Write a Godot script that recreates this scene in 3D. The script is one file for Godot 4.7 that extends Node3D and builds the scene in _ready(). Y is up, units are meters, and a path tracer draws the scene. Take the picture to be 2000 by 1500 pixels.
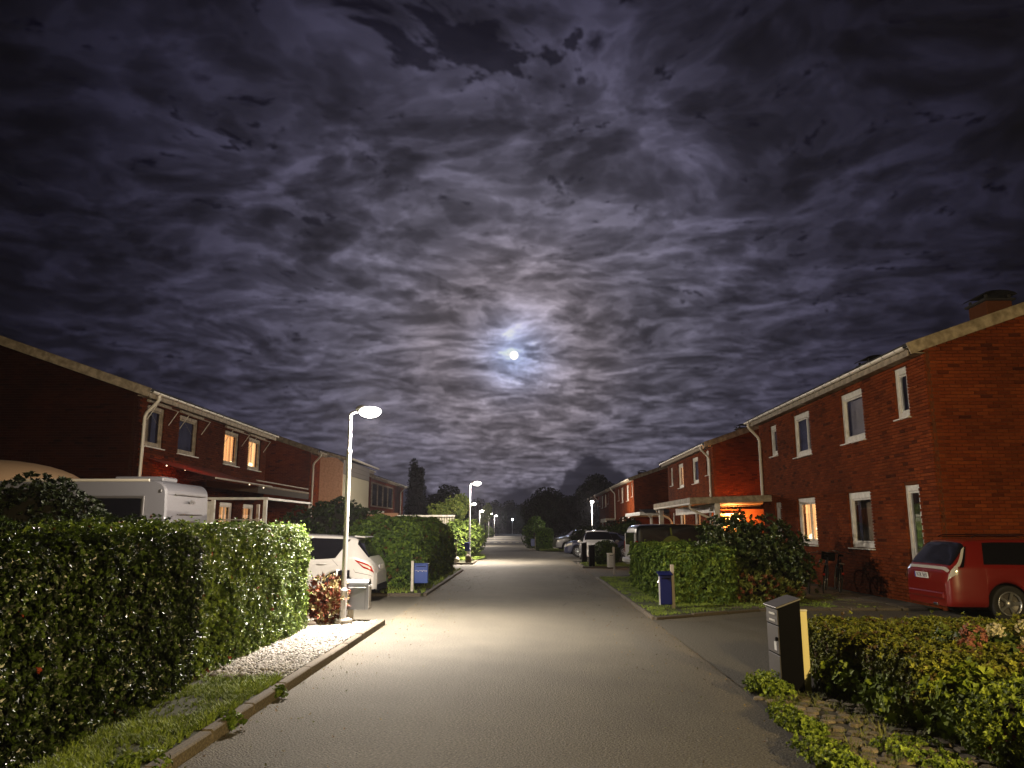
extends Node3D

# ---------------------------------------------------------------- helpers
const EYE := 1.75
var rng := RandomNumberGenerator.new()
var names := {}
var M := {}
var MESH := {}

class MB:
	var v := PackedVector3Array()
	var n := PackedVector3Array()
	var uv := PackedVector2Array()
	var c := PackedColorArray()
	var idx := PackedInt32Array()
	var col := Color.WHITE
	func vert(p: Vector3, nn: Vector3, t := Vector2.ZERO) -> int:
		v.append(p); n.append(nn); uv.append(t); c.append(col)
		return v.size() - 1
	func tri(a: Vector3, b: Vector3, d: Vector3) -> void:
		var nn := (b - a).cross(d - a).normalized()
		var i := vert(a, nn, Vector2(0, 0)); vert(b, nn, Vector2(1, 0)); vert(d, nn, Vector2(1, 1))
		idx.append_array([i, i + 2, i + 1])
	func quad(a: Vector3, b: Vector3, d: Vector3, e: Vector3) -> void:
		var nn := (d - a).cross(e - b).normalized()
		var i := vert(a, nn, Vector2(0, 0)); vert(b, nn, Vector2(1, 0)); vert(d, nn, Vector2(1, 1)); vert(e, nn, Vector2(0, 1))
		idx.append_array([i, i + 2, i + 1, i, i + 3, i + 2])
	# rows of points; the surface normal is (along row) x (along column)
	func grid(rows: Array, flip := false) -> void:
		var h := rows.size()
		var w: int = rows[0].size()
		var base := v.size()
		for i in h:
			for j in w:
				var du: Vector3 = rows[i][mini(j + 1, w - 1)] - rows[i][maxi(j - 1, 0)]
				var dv: Vector3 = rows[mini(i + 1, h - 1)][j] - rows[maxi(i - 1, 0)][j]
				if du.length() < 1e-6 and i + 1 < h:
					du = rows[i + 1][mini(j + 1, w - 1)] - rows[i + 1][maxi(j - 1, 0)]
				elif du.length() < 1e-6:
					du = rows[i - 1][mini(j + 1, w - 1)] - rows[i - 1][maxi(j - 1, 0)]
				var nn := du.cross(dv).normalized()
				vert(rows[i][j], -nn if flip else nn, Vector2(float(j) / maxi(1, w - 1), float(i) / maxi(1, h - 1)))
		for i in h - 1:
			for j in w - 1:
				var a := base + i * w + j
				var b := a + 1
				var d := a + w + 1
				var e := a + w
				if flip:
					idx.append_array([a, b, d, a, d, e])
				else:
					idx.append_array([a, d, b, a, e, d])
	func box(ctr: Vector3, size: Vector3, bev := 0.0, bas := Basis.IDENTITY) -> void:
		var h := size * 0.5
		var b := minf(bev, minf(h.x, minf(h.y, h.z)) * 0.9)
		var P := func(x: float, y: float, z: float) -> Vector3: return ctr + bas * Vector3(x, y, z)
		var i := h - Vector3(b, b, b)
		for s in [-1.0, 1.0]:
			var pts := [
				[P.call(s * h.x, -i.y, -i.z * s), P.call(s * h.x, i.y, -i.z * s), P.call(s * h.x, i.y, i.z * s), P.call(s * h.x, -i.y, i.z * s)],
				[P.call(-i.x * s, s * h.y, -i.z), P.call(-i.x * s, s * h.y, i.z), P.call(i.x * s, s * h.y, i.z), P.call(i.x * s, s * h.y, -i.z)],
				[P.call(-i.x * s, -i.y, s * h.z), P.call(i.x * s, -i.y, s * h.z), P.call(i.x * s, i.y, s * h.z), P.call(-i.x * s, i.y, s * h.z)]]
			for q in pts:
				quad(q[0], q[1], q[2], q[3])
		if b <= 0.0:
			return
		for s in [-1.0, 1.0]:
			for t in [-1.0, 1.0]:
				var k: bool = s * t > 0
				var e1 := [P.call(-i.x, s * h.y, t * i.z), P.call(i.x, s * h.y, t * i.z), P.call(i.x, s * i.y, t * h.z), P.call(-i.x, s * i.y, t * h.z)]
				var e2 := [P.call(s * h.x, -i.y, t * i.z), P.call(s * h.x, i.y, t * i.z), P.call(s * i.x, i.y, t * h.z), P.call(s * i.x, -i.y, t * h.z)]
				var e3 := [P.call(s * h.x, t * i.y, -i.z), P.call(s * h.x, t * i.y, i.z), P.call(s * i.x, t * h.y, i.z), P.call(s * i.x, t * h.y, -i.z)]
				_q(e1, not k); _q(e2, k); _q(e3, not k)
				for r in [-1.0, 1.0]:
					var a: Vector3 = P.call(s * h.x, t * i.y, r * i.z)
					var bb: Vector3 = P.call(s * i.x, t * h.y, r * i.z)
					var d: Vector3 = P.call(s * i.x, t * i.y, r * h.z)
					if s * t * r > 0: tri(a, bb, d)
					else: tri(a, d, bb)
	func _q(q: Array, fwd: bool) -> void:
		if fwd: quad(q[0], q[1], q[2], q[3])
		else: quad(q[3], q[2], q[1], q[0])
	func tube(pts: Array, rad, sides := 10, cap := true) -> void:
		var rows := []
		var ax := Vector3.ZERO
		for k in pts.size():
			var d: Vector3 = (pts[mini(k + 1, pts.size() - 1)] - pts[maxi(k - 1, 0)]).normalized()
			if ax == Vector3.ZERO:
				ax = d.cross(Vector3.UP if absf(d.y) < 0.9 else Vector3.RIGHT).normalized()
			ax = (ax - d * ax.dot(d)).normalized()
			var ay := d.cross(ax)
			var r: float = rad[k] if rad is Array else rad
			var row := []
			for s in sides + 1:
				var a := TAU * s / sides
				row.append(pts[k] + (ax * cos(a) + ay * sin(a)) * r)
			rows.append(row)
		grid(rows)
		if cap:
			for e in [0, rows.size() - 1]:
				for s in sides:
					if e == 0: tri(pts[0], rows[0][s + 1], rows[0][s])
					else: tri(pts[-1], rows[e][s], rows[e][s + 1])
	# profile of Vector2(radius, y), from bottom to top
	func lathe(prof: Array, sides := 16, xf := Transform3D.IDENTITY) -> void:
		var rows := []
		for p in prof:
			var row := []
			for s in sides + 1:
				var a := -TAU * s / sides
				row.append(xf * Vector3(p.x * cos(a), p.y, p.x * sin(a)))
			rows.append(row)
		grid(rows)
	func ball(ctr: Vector3, r: Vector3, seg := 12, ring := 8, y0 := -1.0, y1 := 1.0) -> void:
		var rows := []
		for i in ring + 1:
			var f := lerpf(asin(y0), asin(y1), float(i) / ring)
			var row := []
			for s in seg + 1:
				var a := -TAU * s / seg
				row.append(ctr + Vector3(cos(f) * cos(a) * r.x, sin(f) * r.y, cos(f) * sin(a) * r.z))
			rows.append(row)
		grid(rows)
	# flat polygon (CCW seen from above) at height y, with a skirt down to y0
	func slab(poly: PackedVector2Array, y: float, y0: float) -> void:
		var ix := Geometry2D.triangulate_polygon(poly)
		var b := v.size()
		for p in poly:
			vert(Vector3(p.x, y, p.y), Vector3.UP, p)
		for k in range(0, ix.size(), 3):
			var a := poly[ix[k]]; var q := poly[ix[k + 1]]; var r := poly[ix[k + 2]]
			if (q - a).cross(r - a) > 0: idx.append_array([b + ix[k], b + ix[k + 1], b + ix[k + 2]])
			else: idx.append_array([b + ix[k], b + ix[k + 2], b + ix[k + 1]])
		if y0 < y:
			var cw := Geometry2D.is_polygon_clockwise(poly)
			for k in poly.size():
				var a := poly[k]; var q := poly[(k + 1) % poly.size()]
				if cw:
					quad(Vector3(a.x, y0, a.y), Vector3(q.x, y0, q.y), Vector3(q.x, y, q.y), Vector3(a.x, y, a.y))
				else:
					quad(Vector3(q.x, y0, q.y), Vector3(a.x, y0, a.y), Vector3(a.x, y, a.y), Vector3(q.x, y, q.y))
	func done() -> ArrayMesh:
		var arr := []
		arr.resize(Mesh.ARRAY_MAX)
		arr[Mesh.ARRAY_VERTEX] = v; arr[Mesh.ARRAY_NORMAL] = n; arr[Mesh.ARRAY_TEX_UV] = uv; arr[Mesh.ARRAY_COLOR] = c; arr[Mesh.ARRAY_INDEX] = idx
		var m := ArrayMesh.new()
		m.add_surface_from_arrays(Mesh.PRIMITIVE_TRIANGLES, arr)
		return m

func lin(r: float, g: float, b: float, a := 1.0) -> Color:
	var c := Color(r, g, b).linear_to_srgb(); c.a = a
	return c
func mat(nm: String, c: Color, rough := 0.8, metal := 0.0) -> StandardMaterial3D:
	var m := StandardMaterial3D.new()
	m.albedo_color = c; m.roughness = rough; m.metallic = metal
	M[nm] = m
	return m
func noise_tex(freq: float, ramp: Array, size := 512, oct := 4, seed_ := 1, kind := FastNoiseLite.TYPE_SIMPLEX_SMOOTH) -> NoiseTexture2D:
	var nz := FastNoiseLite.new()
	nz.noise_type = kind; nz.frequency = freq; nz.fractal_octaves = oct; nz.seed = seed_
	var t := NoiseTexture2D.new()
	t.width = size; t.height = size; t.seamless = true; t.noise = nz
	if ramp.size():
		var g := Gradient.new()
		g.offsets = PackedFloat32Array(range(ramp.size()).map(func(i): return float(i) / (ramp.size() - 1)))
		g.colors = PackedColorArray(ramp)
		t.color_ramp = g
	return t
func tri_tex(m: StandardMaterial3D, scale: float) -> void:
	m.uv1_triplanar = true; m.uv1_world_triplanar = true; m.uv1_scale = Vector3(scale, scale, scale)

func numbered(nm: String) -> String:
	var k: int = names.get(nm, 0)
	names[nm] = k + 1
	return nm if k == 0 else "%s_%03d" % [nm, k]
func thing(nm: String, label: String, cat: String, at := Vector3.ZERO, turn := 0.0, group := "") -> Node3D:
	var o := Node3D.new()
	o.name = numbered(nm); add_child(o, true)
	o.position = at; o.rotation.y = turn
	tag(o, label, cat, group)
	return o
func tag(o: Node, label: String, cat := "", group := "") -> void:
	o.set_meta("label", label)
	if cat: o.set_meta("category", cat)
	if group: o.set_meta("group", group)
func part(nm: String, mb: MB, m: Material, parent: Node, label := "") -> MeshInstance3D:
	var o := MeshInstance3D.new()
	o.name = nm; o.mesh = mb.done(); o.material_override = m
	parent.add_child(o, true)
	if label: o.set_meta("label", label)
	return o
func struct(nm: String, mb: MB, m: Material, label: String) -> MeshInstance3D:
	var o := part(numbered(nm), mb, m, self, label)
	o.set_meta("kind", "structure")
	return o
func copies(nm: String, mesh: Mesh, m: Material, xf: Array, cols: Array, parent: Node, stuff := true) -> MultiMeshInstance3D:
	var mm := MultiMesh.new()
	mm.transform_format = MultiMesh.TRANSFORM_3D; mm.use_colors = true; mm.mesh = mesh
	mm.instance_count = xf.size()
	for i in xf.size():
		mm.set_instance_transform(i, xf[i])
		mm.set_instance_color(i, cols[i] if cols.size() else Color.WHITE)
	var o := MultiMeshInstance3D.new()
	o.name = nm; o.multimesh = mm; o.material_override = m
	parent.add_child(o, true)
	if stuff: o.set_meta("kind", "stuff")
	return o
func ev(poly: Array, x: float) -> float:   # smooth value of a polyline of Vector2 at x
	var n := poly.size()
	if x <= poly[0].x: return poly[0].y
	if x >= poly[n - 1].x: return poly[n - 1].y
	for i in n - 1:
		if x <= poly[i + 1].x:
			var a: Vector2 = poly[i]; var b: Vector2 = poly[i + 1]
			var t := (x - a.x) / (b.x - a.x)
			var h := b.x - a.x
			var ma := 0.0; var mb_ := 0.0
			if i > 0 and (b.y - a.y) * (a.y - poly[i - 1].y) > 0: ma = 2.0 / (h / (b.y - a.y) + (a.x - poly[i - 1].x) / (a.y - poly[i - 1].y))
			if i + 2 < n and (b.y - a.y) * (poly[i + 2].y - b.y) > 0: mb_ = 2.0 / (h / (b.y - a.y) + (poly[i + 2].x - b.x) / (poly[i + 2].y - b.y))
			var t2 := t * t; var t3 := t2 * t
			return (2 * t3 - 3 * t2 + 1) * a.y + (t3 - 2 * t2 + t) * h * ma + (3 * t2 - 2 * t3) * b.y + (t3 - t2) * h * mb_
	return 0.0
func V2(a: Array) -> Array:   # flat list -> Vector2 list
	var o := []
	for i in range(0, a.size(), 2): o.append(Vector2(a[i], a[i + 1]))
	return o
func P2(a: Array) -> PackedVector2Array: return PackedVector2Array(V2(a))
func rr(a: float, b: float) -> float: return rng.randf_range(a, b)
func lerp_c(a: Color, b: Color, t: float) -> Color: return a.lerp(b, t)
func omni(nm: String, at: Vector3, energy: float, c: Color, size: float, parent: Node = self) -> OmniLight3D:
	var l := OmniLight3D.new()
	l.name = nm; l.position = at; l.light_energy = energy; l.light_color = c; l.light_size = size
	l.omni_range = 40.0; l.omni_attenuation = 2.0; l.shadow_enabled = true
	parent.add_child(l, true)
	return l

# ---------------------------------------------------------------- scene
func _ready() -> void:
	rng.seed = 20
	camera()
	sky()
	materials()
	ground()
	houses()
	greenery()
	street_things()
	cars()
	foreground()

func camera() -> void:
	var cam := Camera3D.new()
	cam.name = "camera"
	cam.fov = rad_to_deg(2.0 * atan(750.0 / 1500.0))
	cam.near = 0.05; cam.far = 4000.0
	cam.position = Vector3(0, EYE, 0)
	var pitch := atan(280.0 / 1500.0)
	var yaw := atan(30.0 / 1526.0)
	cam.basis = Basis(Vector3.UP, yaw) * Basis(Vector3.RIGHT, pitch)
	add_child(cam)
	cam.current = true

func moon_dir() -> Vector3:
	var yaw := atan(30.0 / 1526.0); var pitch := atan(280.0 / 1500.0)
	return (Basis(Vector3.UP, yaw) * Basis(Vector3.RIGHT, pitch) * Vector3(4, 56, -1500)).normalized()

func sky() -> void:
	var W := 4096; var H := 2048
	var md := moon_dir()
	var big := FastNoiseLite.new(); big.noise_type = FastNoiseLite.TYPE_SIMPLEX_SMOOTH; big.frequency = 1.0; big.fractal_octaves = 4; big.seed = 11
	var med := FastNoiseLite.new(); med.noise_type = FastNoiseLite.TYPE_SIMPLEX_SMOOTH; med.frequency = 1.0; med.fractal_octaves = 5; med.seed = 5; med.fractal_gain = 0.55
	var wrp := FastNoiseLite.new(); wrp.noise_type = FastNoiseLite.TYPE_SIMPLEX_SMOOTH; wrp.frequency = 1.0; wrp.fractal_octaves = 2; wrp.seed = 33
	var cel := FastNoiseLite.new(); cel.noise_type = FastNoiseLite.TYPE_CELLULAR; cel.frequency = 1.0; cel.seed = 9
	cel.cellular_return_type = FastNoiseLite.RETURN_DISTANCE; cel.cellular_distance_function = FastNoiseLite.DISTANCE_EUCLIDEAN; cel.cellular_jitter = 0.9; cel.fractal_type = FastNoiseLite.FRACTAL_NONE
	var mx := md.x / (md.y + 0.095); var mz := md.z / (md.y + 0.095)
	var rows := []
	rows.resize(H / 2)
	var job := func(r: int) -> void:
		var line := PackedByteArray()
		line.resize(W * 3)
		var el := PI / 2 - (r + 0.5) / H * PI
		var ce := cos(el); var y := sin(el)
		for i in W:
			var az := (i + 0.5) / W * TAU
			var x := sin(az) * ce; var z := -cos(az) * ce
			var th := rad_to_deg(acos(clampf(x * md.x + y * md.y + z * md.z, -1.0, 1.0)))
			var k := 1.0 / (y + 0.095)
			var px := x * k; var pz := z * k
			var w1 := wrp.get_noise_2d(px * 1.2, pz * 1.2); var w2 := wrp.get_noise_2d(px * 1.2 + 40.0, pz * 1.2 - 17.0)
			var qx := px + 0.12 * w1; var qz := pz + 0.12 * w2
			var b := big.get_noise_2d(qx * 0.80, qz * 0.90)
			var f := med.get_noise_2d(qx * 13.0 + 9.0, qz * 14.0)
			var near := exp(-th / 14.0)
			# overlapping sheets of cloudlets: each has a crisp bright rim and a dark belly
			var t := 1.78
			var rim := 0.0
			var dsum := 0.0
			for n in 4:
				var fq: float = [1.1, 2.4, 4.2, 7.4][n]
				var v: float = med.get_noise_2d(qx * fq + 31.0 * n, qz * fq * 1.12 - 17.0 * n) + 0.22 * b + [0.02, 0.05, 0.03, 0.0][n]
				var cc := cel.get_noise_2d(qx * fq * 1.5 + 0.22 * v + 0.12 * f, qz * fq * 1.7 + 7.0 * n + 0.22 * w2 + 0.12 * f) + 1.0
				v = 0.62 * v + 0.52 * clampf(0.72 - 1.25 * cc, -0.5, 0.75)
				dsum += v
				if v > 0.0:
					t *= 1.0 - [0.24, 0.36, 0.44, 0.32][n] * pow(minf(v / 0.42, 1.0), 0.55)
				rim += [0.04, 0.10, 0.16, 0.10][n] * exp(-pow(v / (0.05 if v > 0.0 else 0.13), 2.0))
			t += rim * (0.35 + 1.1 * near) + 0.10 * f
			t = pow(maxf(t, 0.05), 1.18)
			var hole := clampf((-1.05 - dsum - 0.9 * b) * 2.2, 0.0, 1.0)
			# one wide break in the clouds high above the street
			var ha := (x - -0.068) / 0.085; var hb := (y - 0.562) / 0.028
			hole = maxf(hole, clampf((1.5 * exp(-ha * ha - hb * hb) + 1.3 * f + 0.9 * med.get_noise_2d(qx * 3.0, qz * 3.0) - 0.62) * 3.0, 0.0, 1.0) * (1.0 if z < 0.0 else 0.0))
			var lit := 0.22 * exp(-pow(th / 2.3, 2.0)) + 0.26 * exp(-th / 1.4) + 0.160 * exp(-th / 7.5) + 0.092 * exp(-pow(th / 19.0, 2.0)) + 0.0068 * exp(-pow(th / 34.0, 2.0))
			var l := lit * maxf(t, 0.16)
			l *= 1.12
			l = lerpf(l, lit * 0.16, hole * (1.0 - 0.75 * near))
			# low dark cumulus banks in front of the layer, near the horizon
			var a2 := atan2(x, -z)
			var lowtop := 0.052 + 0.050 * big.get_noise_2d(a2 * 7.0 + 3.0, 1.7) + 0.010 * med.get_noise_2d(a2 * 16.0, 9.0)
			lowtop += 0.046 * exp(-pow((a2 - 0.072) / 0.034, 2.0)) + 0.018 * exp(-pow((a2 - 0.16) / 0.05, 2.0))
			var bank := clampf((lowtop - el + 0.020 * med.get_noise_2d(a2 * 16.0, el * 20.0) + 0.002 * med.get_noise_2d(a2 * 60.0, el * 80.0)) * 110.0, 0.0, 1.0)
			var inb := 0.0155 + 0.010 * (0.5 + med.get_noise_2d(a2 * 13.0, el * 26.0)) * (1.0 if el < lowtop else 0.0)
			var cr := l * 0.96; var cg := l * 0.895; var cb := l * 1.22
			var warm := exp(-pow((th - 5.5) / 3.6, 2.0))
			cr *= 1.0 + 0.13 * warm; cg *= 1.0 + 0.06 * warm; cb *= 1.0 - 0.08 * warm
			var cool := exp(-pow(th / 2.4, 2.0))
			cr *= 1.0 - 0.24 * cool; cg *= 1.0 - 0.06 * cool; cb *= 1.0 + 0.10 * cool
			var far := clampf((th - 12.0) / 20.0, 0.0, 1.0)
			cr *= 1.0 - 0.10 * far; cg *= 1.0 - 0.10 * far; cb *= 1.0 + 0.30 * far
			cb += 0.0035 * hole * (1.0 - near)
			var fade := exp(-pow(a2 / 0.75, 2.0))
			cr = lerpf(cr, inb * 0.85 * fade + 0.002, bank * 0.92); cg = lerpf(cg, inb * 0.80 * fade + 0.002, bank * 0.92); cb = lerpf(cb, inb * 1.25 * fade + 0.003, bank * 0.92)
			var o := i * 3
			line[o] = clampi(int(255.0 * (12.92 * cr if cr < 0.0031308 else 1.055 * pow(minf(cr, 1.0), 1.0 / 2.4) - 0.055) + 0.5), 0, 255)
			line[o + 1] = clampi(int(255.0 * (12.92 * cg if cg < 0.0031308 else 1.055 * pow(minf(cg, 1.0), 1.0 / 2.4) - 0.055) + 0.5), 0, 255)
			line[o + 2] = clampi(int(255.0 * (12.92 * cb if cb < 0.0031308 else 1.055 * pow(minf(cb, 1.0), 1.0 / 2.4) - 0.055) + 0.5), 0, 255)
		rows[r] = line
	var id := WorkerThreadPool.add_group_task(job, H / 2)
	WorkerThreadPool.wait_for_group_task_completion(id)
	var data := PackedByteArray()
	for r in H / 2: data.append_array(rows[r])
	var low := PackedByteArray()
	low.resize(W * 3 * (H / 2))
	low.fill(12)
	data.append_array(low)
	var im := Image.create_from_data(W, H, false, Image.FORMAT_RGB8, data)
	var pm := PanoramaSkyMaterial.new()
	pm.panorama = ImageTexture.create_from_image(im)
	var e := Environment.new()
	e.background_mode = Environment.BG_SKY
	e.sky = Sky.new(); e.sky.sky_material = pm
	e.background_energy_multiplier = 1.0
	e.tonemap_mode = Environment.TONE_MAPPER_LINEAR
	e.tonemap_exposure = 1.0
	e.ambient_light_source = Environment.AMBIENT_SOURCE_SKY
	e.sdfgi_enabled = true; e.ssao_enabled = true; e.ssil_enabled = true
	e.fog_enabled = true; e.fog_density = 0.00032; e.fog_light_color = Color(0.9, 0.9, 1.0)
	var we := WorldEnvironment.new()
	we.name = "world"; we.environment = e
	add_child(we)
	var sun := DirectionalLight3D.new()
	sun.name = "moonlight"; sun.light_energy = 0.012; sun.light_color = Color(0.8, 0.88, 1.0); sun.light_angular_distance = 3.0
	sun.shadow_enabled = true; sun.sky_mode = DirectionalLight3D.SKY_MODE_LIGHT_ONLY
	add_child(sun)
	sun.look_at_from_position(md * 50.0, Vector3.ZERO, Vector3.UP)
	var mb := MB.new()
	mb.ball(Vector3.ZERO, Vector3(5.0, 5.0, 5.0), 28, 16)
	var mm := mat("moon", lin(0.8, 0.8, 0.8), 1.0)
	mm.emission_enabled = true; mm.emission = Color(1.0, 0.98, 0.95); mm.emission_energy_multiplier = 2.2
	var mo := part("moon", mb, mm, self)
	mo.position = md * 900.0 + Vector3(0, EYE, 0)
	tag(mo, "bright full moon glowing through a gap in the clouds", "moon")

func materials() -> void:
	# albedo values are linear, base colours; the shaded brick and mortar hold painted shade
	var a := mat("asphalt", lin(0.21, 0.197, 0.162), 0.8)
	a.albedo_texture = noise_tex(0.055, [Color(0.30, 0.29, 0.29), Color(0.55, 0.54, 0.53), Color(0.74, 0.73, 0.71), Color(0.80, 0.79, 0.77), Color(1, 1, 1), Color(1, 1, 1)], 1024, 6, 4)
	a.vertex_color_use_as_albedo = true
	tri_tex(a, 0.55)
	a.heightmap_enabled = true; a.heightmap_scale = 1.2
	a.heightmap_texture = noise_tex(0.07, [], 1024, 5, 8)
	var soil := mat("soil", lin(0.035, 0.028, 0.018), 0.95)
	soil.albedo_texture = noise_tex(0.02, [Color(0.5, 0.5, 0.5), Color(1, 1, 1)], 512, 5, 12); tri_tex(soil, 0.4)
	var turf := mat("turf", lin(0.045, 0.050, 0.014), 0.95)
	turf.albedo_texture = noise_tex(0.03, [Color(0.55, 0.5, 0.4), Color(0.9, 1, 0.8)], 512, 5, 21); tri_tex(turf, 0.5)
	var k := mat("kerb", lin(0.20, 0.17, 0.13), 0.9)
	k.albedo_texture = noise_tex(0.05, [Color(0.55, 0.53, 0.5), Color(1, 1, 1)], 512, 5, 31); tri_tex(k, 1.3)
	k.vertex_color_use_as_albedo = true
	var mo := mat("mortar", lin(0.15, 0.050, 0.020), 0.95)
	mo.albedo_texture = noise_tex(0.05, [Color(0.6, 0.6, 0.6), Color(1, 1, 1)], 512, 4, 41); tri_tex(mo, 1.0)
	mat("shaded_mortar", lin(0.022, 0.009, 0.005), 0.95)  # mortar darkened to stand for shade on the nearest left house
	var br := mat("brick", lin(1, 1, 1), 0.88)
	br.vertex_color_use_as_albedo = true; br.metallic_specular = 0.15; M.mortar.metallic_specular = 0.15; M.shaded_mortar.metallic_specular = 0.1
	br.albedo_texture = noise_tex(0.04, [Color(0.66, 0.64, 0.62), Color(1, 1, 1)], 512, 5, 51); tri_tex(br, 2.0)
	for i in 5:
		var bd := mat("brick_shaded%d" % i, (brick_tone(0.42 + 0.1 * i) * 0.13).linear_to_srgb(), 0.88)  # brick with the left gable's shade put into its colour
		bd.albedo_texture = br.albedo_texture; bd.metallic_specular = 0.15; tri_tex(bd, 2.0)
		var b := mat("brick%d" % i, lin(1, 1, 1), 0.88)
		b.albedo_color = brick_tone(0.30 + 0.14 * i).linear_to_srgb()
		b.albedo_texture = br.albedo_texture; b.metallic_specular = 0.15; tri_tex(b, 2.0)
	var wp := mat("white_paint", lin(0.62, 0.60, 0.55), 0.5)
	wp.albedo_texture = noise_tex(0.01, [Color(0.82, 0.81, 0.78), Color(1, 1, 1)], 512, 4, 61); tri_tex(wp, 0.8)
	mat("gutter", lin(0.50, 0.46, 0.38), 0.45)
	mat("fascia", lin(0.34, 0.28, 0.20), 0.7).albedo_texture = noise_tex(0.008, [Color(0.62, 0.60, 0.56), Color(1, 1, 1)], 512, 5, 71)
	tri_tex(M.fascia, 0.9)
	var rf := mat("roofing", lin(0.03, 0.028, 0.027), 0.9)
	rf.albedo_texture = noise_tex(0.06, [Color(0.5, 0.5, 0.5), Color(1, 1, 1)], 256, 4, 81); tri_tex(rf, 1.0)
	var gl := mat("glass", Color(0.05, 0.05, 0.06, 0.10), 0.02)
	gl.transparency = BaseMaterial3D.TRANSPARENCY_ALPHA; gl.metallic_specular = 0.6
	var dg := mat("dark_glass", lin(0.006, 0.006, 0.008), 0.05)
	dg.metallic_specular = 0.6
	mat("blind", lin(0.33, 0.31, 0.33), 0.9)
	mat("blue_curtain", lin(0.05, 0.055, 0.11), 0.95)
	mat("room", lin(0.45, 0.36, 0.25), 0.9)
	var fold_glow := noise_tex(0.05, [Color(0.30, 0.24, 0.20), Color(0.62, 0.56, 0.5), Color(0.95, 0.93, 0.9), Color(1, 1, 1)], 256, 4, 91)  # darker fold stripes painted into the glow of the curtains
	for d in [["lit_curtain", 0.92, 0.44, 0.16, 2.5], ["lit_bright", 1.0, 0.58, 0.25, 2.6], ["lit_dim", 0.75, 0.37, 0.14, 1.5]]:
		var m := mat(d[0], lin(0.5, 0.4, 0.3), 0.95)
		m.emission_enabled = true; m.emission = lin(d[1], d[2], d[3]); m.emission_energy_multiplier = d[4]
		m.emission_operator = BaseMaterial3D.EMISSION_OP_MULTIPLY; m.emission_texture = fold_glow; m.uv1_scale = Vector3(0.55, 0.012, 1)
	var lb := mat("lamp_globe", lin(0.9, 0.85, 0.7), 0.6)
	lb.emission_enabled = true; lb.emission = lin(1.0, 0.80, 0.50); lb.emission_energy_multiplier = 3.0
	var ll := mat("street_lens", lin(0.9, 0.9, 0.85), 0.5)
	ll.emission_enabled = true; ll.emission = lin(1.0, 0.95, 0.84); ll.emission_energy_multiplier = 40.0
	var dl := mat("distant_lens", lin(0.9, 0.9, 0.85), 0.5)
	dl.emission_enabled = true; dl.emission = lin(0.9, 0.95, 1.0); dl.emission_energy_multiplier = 30.0
	mat("galvanised", lin(0.17, 0.175, 0.19), 0.34, 0.85)
	mat("galvanised_dull", lin(0.38, 0.38, 0.40), 0.6, 0.35)
	var sm := mat("stone", lin(0.34, 0.29, 0.21), 0.9)
	sm.albedo_texture = k.albedo_texture; sm.vertex_color_use_as_albedo = true; tri_tex(sm, 2.5)
	mat("concrete", lin(0.36, 0.34, 0.30), 0.9).albedo_texture = M.kerb.albedo_texture
	tri_tex(M.concrete, 1.5)
	mat("black_plastic", lin(0.004, 0.004, 0.005), 0.5).metallic_specular = 0.08
	mat("dark_grey_metal", lin(0.09, 0.085, 0.085), 0.45, 0.2)
	mat("rubber", lin(0.012, 0.012, 0.012), 0.85)
	mat("alloy", lin(0.45, 0.46, 0.48), 0.3, 0.85)
	mat("chrome", lin(0.6, 0.6, 0.6), 0.18, 1.0)
	for d in [["car_white", 0.44, 0.43, 0.42], ["car_red", 0.15, 0.006, 0.004], ["car_black", 0.006, 0.006, 0.007], ["car_blue", 0.02, 0.024, 0.05], ["car_silver", 0.35, 0.35, 0.36]]:
		var m := mat(d[0], lin(d[1], d[2], d[3]), 0.35)
		m.clearcoat_enabled = true; m.clearcoat = 1.0; m.clearcoat_roughness = 0.04
	mat("tail_red", lin(0.28, 0.010, 0.006), 0.12)
	mat("lens_clear", lin(0.55, 0.52, 0.46), 0.12, 0.3)
	mat("plate", lin(0.6, 0.6, 0.58), 0.5)
	mat("ink", lin(0.01, 0.01, 0.01), 0.7)
	mat("eu_blue", lin(0.02, 0.05, 0.30), 0.5)
	mat("mail_blue", lin(0.020, 0.055, 0.25), 0.42)
	mat("mail_navy", lin(0.006, 0.010, 0.075), 0.5).metallic_specular = 0.2
	mat("yellow_paint", lin(0.62, 0.55, 0.26), 0.6)
	mat("grey_wood", lin(0.30, 0.27, 0.23), 0.85)
	mat("bark", lin(0.030, 0.022, 0.014), 0.95)
	mat("branch", lin(0.010, 0.009, 0.006), 1.0)
	mat("pale_wood", lin(0.45, 0.43, 0.33), 0.7)
	mat("pink_render", lin(0.50, 0.27, 0.16), 0.9).albedo_texture = M.white_paint.albedo_texture
	tri_tex(M.pink_render, 1.2)
	mat("cladding", lin(0.42, 0.39, 0.28), 0.75)
	mat("grey_board", lin(0.17, 0.155, 0.14), 0.8)
	mat("canvas", lin(0.42, 0.28, 0.17), 0.85)
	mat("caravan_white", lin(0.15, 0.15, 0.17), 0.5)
	mat("decal", lin(0.09, 0.085, 0.085), 0.5)
	mat("terracotta", lin(0.30, 0.09, 0.04), 0.8)
	mat("red_awning", lin(0.35, 0.07, 0.03), 0.8)
	for d in [["leaf", 0.38, 0.5], ["leaf_matt", 0.55, 0.35], ["needle", 0.8, 0.2]]:
		var m := mat(d[0], Color.WHITE, d[1])
		m.vertex_color_use_as_albedo = true; m.metallic_specular = d[2]
		m.backlight_enabled = true; m.backlight = Color(0.35, 0.35, 0.35)
		m.cull_mode = BaseMaterial3D.CULL_DISABLED
	var gr := mat("grass", Color.WHITE, 0.7)
	gr.vertex_color_use_as_albedo = true; gr.cull_mode = BaseMaterial3D.CULL_DISABLED
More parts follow.
